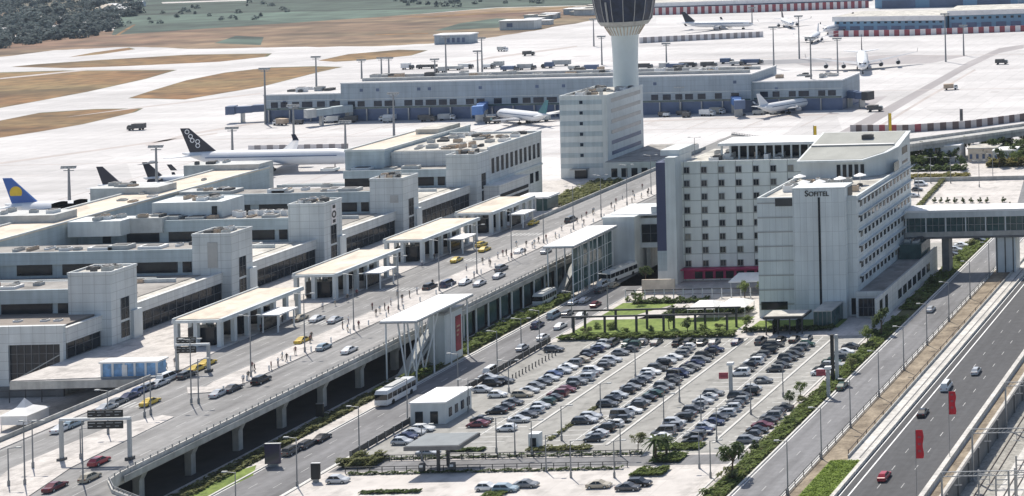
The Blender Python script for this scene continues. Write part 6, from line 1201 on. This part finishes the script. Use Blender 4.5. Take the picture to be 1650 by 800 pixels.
sheet('lawn_corner', [[(-201.3, 252), (-196.0, 252), (-193.6, 276), (-196.5, 281), (-201, 272)], rect(-262.5, -240, 505, 543)], .016, 'lawn')
sheet('garden_path', [[(-170.6, 369.5), (-163.5, 369.5), (-157, 386), (-163, 386)], rect(-181, -143, 369.6, 371.6), rect(-142.4, -140.6, 368, 404)], .018, 'lot_pale')
for i, (px, py, k, s_) in enumerate(((985, 530, 0, 1), (1010, 538, 0, .9), (1050, 536, 2, .8), (1130, 534, 0, .9), (1160, 530, 1, .9), (945, 538, 1, 1), (960, 530, 0, .8), (1020, 478, 2, .7), (1010, 486, 0, .7))): sh(k, px, py, 'garden shrub on the hotel lawn, %s from the left' % ordn(1+[945, 960, 985, 1010, 1010.5, 1020, 1050, 1130, 1160].index(px if i != 8 else 1010.5)), s_, 'shrubs on the hotel lawn')
for i, yv in enumerate((262, 270, 283, 296, 308, 322, 333, 343, 352, 362, 380, 395, 418, 436)):
    o = place(SH[i % 3], (-109.6+rnd.uniform(-1.2, 1), yv, 0), i, 'bushy shrub on the frontage road strip, %s from the near end' % ordn(i+1), 'shrubs on the frontage strip', None, rnd.uniform(.8, 1.3)); o.name = 'shrub'
strip('grass', 'bright rough grass beside the motorway near the bottom edge', -95.0, -90.2, 226, 277, 9000, 'leaf_bright', .22, 30, .16); bpy.data.objects['grass']['kind'] = 'stuff'
# trees and houses beyond the hotel on the right
hs = [(1516, 262, 12, 7, 5.5, 'white two storey house beyond the hotel, left of three'), (1560, 262, 18, 8, 4.6, 'cream house beyond the hotel with several windows, middle of three'), (1600, 264, 14, 7, 4.2, 'grey house beyond the hotel, right of three'), (1578, 242, 20, 6, 5, 'long white roofed shed under the flyover at right'), (1490, 250, 16, 6, 4, 'low white shed with green front under the flyover')]
for i, (px, py, w_, d_, h_, lab) in enumerate(hs):
    x, y, _ = at(px, py); w_ *= .55; t = thing('house', lab, 'house', (x, y, 0), 'buildings beyond the hotel')
    b = MB(); b.box(x, x+w_, y, y+d_, 0, h_); b.build('wall', ['white_roof', 'roof_beige', 'clad_plain', 'clad_plain', 'glass_green'][i], t); b = MB(); b.box(x-.3, x+w_+.3, y-.3, y+d_+.3, h_, h_+.4); b.build('roof', 'white_roof' if i != 1 else 'roof_pale', t)
    for k in range(int(w_/2.2)): b = MB(); b.box(x+.6+2.2*k, x+1.5+2.2*k, y-.08, y-.01, 1.2, 2.8); b.build('window', 'sat_blue', t)
for i, (px, py) in enumerate(((1468, 258), (1480, 262), (1495, 266), (1470, 272), (1508, 250), (1555, 252), (1590, 246), (1612, 250), (1628, 244), (1640, 252), (1648, 240), (1600, 256), (1466, 250), (1540, 262), (1632, 262), (1485, 272), (1548, 275), (1610, 270), (1640, 270), (1668, 250))):
    x, y, _ = at(px, py); o = place(TR[1 if i % 3 else 0], (x, y, 0), i, 'dark tree among the houses beyond the hotel, %s from the left' % ordn(1+sorted((1468, 1480, 1495, 1470, 1508, 1555, 1590, 1612, 1628, 1640, 1648, 1600, 1466, 1540, 1632, 1485, 1548, 1610, 1640.5, 1668)).index(px if i != 18 else 1640.5)), 'trees beyond the hotel', None, rnd.uniform(.8, 1.3)); o.name = 'tree'
b = MB(); b.box(-152, -100, 528.0, 528.5, 0, 1.3); tag(b.build('boundary_wall', 'concrete'), 'low grey wall along the far edge of the white plaza', 'wall')
for i, (px, py) in enumerate(((1505, 327), (1516, 327), (1528, 327), (1540, 327), (1552, 327), (1564, 327), (1578, 327), (1590, 327), (1628, 335), (1618, 326))):
    x, y, _ = at(px, py); o = place(SH[2], (x, y, 0), i, 'dark shrub in the row on the white plaza, %s from the left' % ordn(1+[1505, 1516, 1528, 1540, 1552, 1564, 1578, 1590, 1618, 1628].index(px)), 'shrubs on the plaza', None, .8); o.name = 'shrub'
# far woods: rounded crowns merging into one mass, beyond the airfield
def woods(poly_px, n, seed, hmin, hmax, m, nm='woodland', lab='dark blue green woodland beyond the runway at top left', nq=70):
    r = random.Random(seed); b = MB(); xs = [p[0] for p in poly_px]; ys = [p[1] for p in poly_px]
    def inside(x, y):
        c = False; j = len(poly_px)-1
        for i in range(len(poly_px)):
            xi, yi = poly_px[i]; xj, yj = poly_px[j]
            if (yi > y) != (yj > y) and x < (xj-xi)*(y-yi)/(yj-yi)+xi: c = not c
            j = i
        return c
    k = 0
    while k < n:
        px, py = r.uniform(min(xs), max(xs)), r.uniform(min(ys), max(ys))
        if not inside(px, py) or (nm == 'woodland' and math.sin(px*.055+py*.31)+math.sin(px*.021-py*.52+1) > 1.02): continue
        k += 1; x, y, _ = at(px, py); h_ = r.uniform(hmin, hmax); rx = h_*r.uniform(.45, .9)
        for i in range(nq):
            d_ = Vector((r.gauss(0, 1), r.gauss(0, 1), abs(r.gauss(0, 1))*1.1)).normalized()*(r.random()**.22); p = Vector((x+d_.x*rx, y+d_.y*rx, d_.z*h_)); s_ = h_*r.uniform(.12, .2)
            nn = (d_+Vector((r.uniform(-.7, .7), r.uniform(-.7, .7), r.uniform(0, .6)))).normalized(); u_ = nn.orthogonal().normalized()*s_; v_ = nn.cross(u_).normalized()*s_*.85; b.add([p-u_, p+v_, p+u_, p-v_], [(0, 1, 2, 3)])
    return tag(b.build(nm, m), lab, 'woodland', None, 'stuff')
woods([(-40, 84), (0, 78), (100, 66), (165, 58), (200, 40), (230, 20), (215, -14), (-40, -14)], 620, 4, 3, 8, 'leaf_far_hazed')
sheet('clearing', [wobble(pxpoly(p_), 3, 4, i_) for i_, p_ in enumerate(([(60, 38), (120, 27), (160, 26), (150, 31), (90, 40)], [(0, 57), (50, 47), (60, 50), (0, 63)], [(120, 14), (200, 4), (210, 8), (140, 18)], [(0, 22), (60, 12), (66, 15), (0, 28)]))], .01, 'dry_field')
woods([(200, 40), (420, 34), (480, 24), (430, 2), (330, 6), (225, 20)], 26, 5, 2, 4, 'leaf_far_hazed', 'field_trees', 'scattered trees on the green fields at top left')
woods([(700, 14), (955, 2), (955, -12), (500, -12), (520, 0)], 60, 6, 2, 5, 'leaf_far_hazed', 'field_trees', 'scattered trees on the green fields left of the tower cab')
for k in range(9):
    px = (150+rnd.uniform(0, 90)); py = 8+rnd.uniform(0, 16); x, y, _ = at(px, py); t = thing('far_cottage', 'tiny white cottage among the woods at top left', 'cottage', (x, y, 0), 'cottages in the far woods'); w_ = rnd.uniform(4, 9); b = MB(); b.box(x, x+w_, y, y+6, 0, 3.2); b.build('wall', 'white_roof', t); b = MB(); b.hull([(x-.4, y-.4, 3.2), (x+w_+.4, y-.4, 3.2), (x+w_+.4, y+6.4, 3.2), (x-.4, y+6.4, 3.2)], [(x-.4, y+3, 5), (x+w_+.4, y+3, 5), (x+w_+.4, y+3.1, 5), (x-.4, y+3.1, 5)]); b.build('roof', 'roof_beige' if k % 2 else 'white_roof', t)
# ================================================================== PEOPLE on the viaduct islands and forecourt
def person_proto(pose, shirt, trousers, seed):
    r = random.Random(seed); me = bpy.data.meshes.new('person'); st = .16 if pose else .0
    P_ = [(0, 0, .96), (0, 0, 1.18), (0, 0, 1.42), (0, 0, 1.54), (0, .01, 1.70), (-.1, 0, .92), (-.11, st, .5), (-.11, -st*.9, .06), (-.11, -st*.9+.14, .03), (.1, 0, .92), (.11, -st*.3, .5), (.11, st*1.3, .06), (.11, st*1.3+.14, .03), (-.21, 0, 1.42), (-.26, -st*.5, 1.14), (-.25, -st+.08, .90), (-.25, -st+.1, .82), (.21, 0, 1.42), (.26, st*.6, 1.14), (.25, st+.1, .90), (.25, st+.12, .82)]
    E_ = [(0, 1), (1, 2), (2, 3), (3, 4), (0, 5), (5, 6), (6, 7), (7, 8), (0, 9), (9, 10), (10, 11), (11, 12), (2, 13), (13, 14), (14, 15), (15, 16), (2, 17), (17, 18), (18, 19), (19, 20)]
    Rd = [.15, .14, .15, .06, .105, .095, .07, .05, .045, .095, .07, .05, .045, .075, .05, .04, .04, .075, .05, .04, .04]
    me.from_pydata(P_, E_, []); o = bpy.data.objects.new('person', me); col.objects.link(o)
    sk = o.modifiers.new('s', 'SKIN'); o.modifiers.new('d', 'SUBSURF').levels = 1
    for i, v in enumerate(me.skin_vertices[0].data): v.radius = (Rd[i], Rd[i]*.85); v.use_root = i == 0
    dg = bpy.context.evaluated_depsgraph_get(); m2 = bpy.data.meshes.new_from_object(o.evaluated_get(dg)); o.modifiers.clear(); o.data = m2; bpy.data.meshes.remove(me)
    for m_ in ('car_'+trousers, 'car_'+shirt, 'skin', 'hair', 'tyre'): m2.materials.append(M[m_])
    for p in m2.polygons:
        z = p.center.z; x = abs(p.center.x); p.material_index = 4 if z < .09 else 0 if z < .98 and x < .2 else 3 if z > 1.70 or (z > 1.60 and p.center.y < -.02) else 2 if z > 1.5 or (x > .2 and z < 1.1) else 1
    m2.shade_smooth(); return tag(o, 'person', 'person')
PP = [(person_proto(0, 'white', 'dark_blue', 1), 'white shirt and dark trousers standing'), (person_proto(1, 'black', 'dark_grey', 2), 'black top and dark trousers walking'), (person_proto(0, 'maroon', 'black', 3), 'maroon top and black trousers standing'), (person_proto(1, 'light_blue', 'beige', 4), 'light blue shirt and beige trousers walking'), (person_proto(0, 'dark_grey', 'black', 6), 'dark grey top and black trousers standing')]
spots = [(448, 590, 'near'), (462, 583, 'near'), (476, 572, 'near'), (455, 580, 'near'), (400, 612, 'near'), (392, 618, 'near'), (410, 600, 'near'), (437, 596, 'near'), (612, 505, 'mid'), (620, 500, 'mid'), (630, 492, 'mid'), (648, 486, 'mid'), (600, 500, 'mid'), (640, 478, 'mid'), (660, 480, 'mid'), (672, 474, 'mid'), (606, 510, 'mid'), (626, 505, 'mid'), (560, 535, 'mid'), (552, 530, 'mid'), (764, 448, 'far'), (790, 430, 'far'), (824, 418, 'far'), (832, 398, 'far'), (846, 410, 'far'), (858, 400, 'far'), (868, 392, 'far'), (880, 388, 'far'), (895, 384, 'far'), (816, 412, 'far'), (905, 372, 'far'), (930, 360, 'far'), (945, 350, 'far'), (968, 338, 'far'), (985, 335, 'far'), (1003, 322, 'far'), (1020, 315, 'far'), (1035, 305, 'far'), (955, 345, 'far'), (1045, 312, 'far'), (520, 500, 'kerb'), (560, 486, 'kerb'), (575, 478, 'kerb'), (540, 492, 'kerb'), (455, 520, 'kerb'), (680, 430, 'kerb'), (700, 420, 'kerb'), (420, 535, 'kerb'), (268, 598, 'kerb'), (282, 590, 'kerb')]
rp_ = random.Random(4)
for k in range(24):
    yv = rp_.uniform(300, 490); xv = rp_.uniform(-221.4, -215.6); u_ = xv/yv*F; v_ = (H-DZ-.14)/yv*F; dd_ = 1+S*S; spots.append((PX+(u_+S*v_)/dd_, PY+(v_-S*u_)/dd_, 'near' if yv < 325 else 'mid' if yv < 375 else 'far'))
cnt = {}
for i, (px, py, zn) in enumerate(spots):
    o, ds = PP[i % 5]; x, y, _ = at(px, py, DZ+.14); cnt[(zn, i % 5)] = cnt.get((zn, i % 5), 0)+1
    wh = dict(near='near part of the viaduct island', mid='middle of the viaduct island by the first stair hall', far='far part of the viaduct by the second stair hall', kerb='kerb under the beige canopies')[zn]
    lab = 'person in %s, %s from near end, %s' % (ds.replace(' standing', '').replace(' walking', '').replace(' trousers', ''), ordn(cnt[(zn, i % 5)]), wh)
    q = place(o, (x, y, DZ+.15), rnd.uniform(0, 6.2), ' '.join(lab.split()[:16]), 'people on the viaduct'); q.name = 'person'; q['category'] = 'person'
# bins and posts along the island
for i in range(26):
    y = 300+i*6.2; t = thing('bollard', 'pale bollard along the viaduct island kerb, %s from the near end' % ordn(i+1), 'bollard', (-215.6, y, DZ+.14), 'bollards on the island'); b = MB(); b.tube((-215.6, y, DZ+.14), (-215.6, y, DZ+1.0), .13, 7); b.lathe([(.16, DZ+.98), (.1, DZ+1.1)], -215.6, y, 8); b.build('post', 'steel_white', t)
rb_ = random.Random(21)
for k in range(22):
    px = rb_.choice([rb_.uniform(450, 880), rb_.uniform(1060, 1330)]); x, y, _ = at(px, 198-(px-450)*.016+rb_.uniform(-4, 3)); L_b = rb_.uniform(2.4, 5)
    t = thing('baggage_cart', 'small baggage cart or ground equipment beside the satellite concourse', 'baggage cart', (x, y, 0), 'baggage carts by the satellite'); b = MB(); b.box(x-L_b/2, x+L_b/2, y-.8, y+.8, .5, rb_.uniform(1.4, 2.4)); b.build('box_body', rb_.choice(['unit_dark', 'unit_grey', 'car_dark_grey', 'steel_white']), t)
    for sx in (-.32, .32):
        b = MB(); b.tube((x+sx*L_b, y-.82, .35), (x+sx*L_b, y+.82, .35), .35, 8); b.build('wheel', 'tyre', t)
# ================================================================== HAZE
hz = MB(); hz.box(-6900, 6900, -150, 6900, -5, 108); hm = bpy.data.materials.new('haze'); hm.use_nodes = True
hn = hm.node_tree; hn.nodes.remove(hn.nodes['Principled BSDF']); pv = hn.nodes.new('ShaderNodeVolumePrincipled'); pv.inputs['Color'].default_value = (.72, .82, .95, 1); pv.inputs['Density'].default_value = .00005
hn.links.new(pv.outputs[0], hn.nodes['Material Output'].inputs['Volume']); M['haze'] = hm
tag(hz.build('haze', 'haze'), kind='stuff')
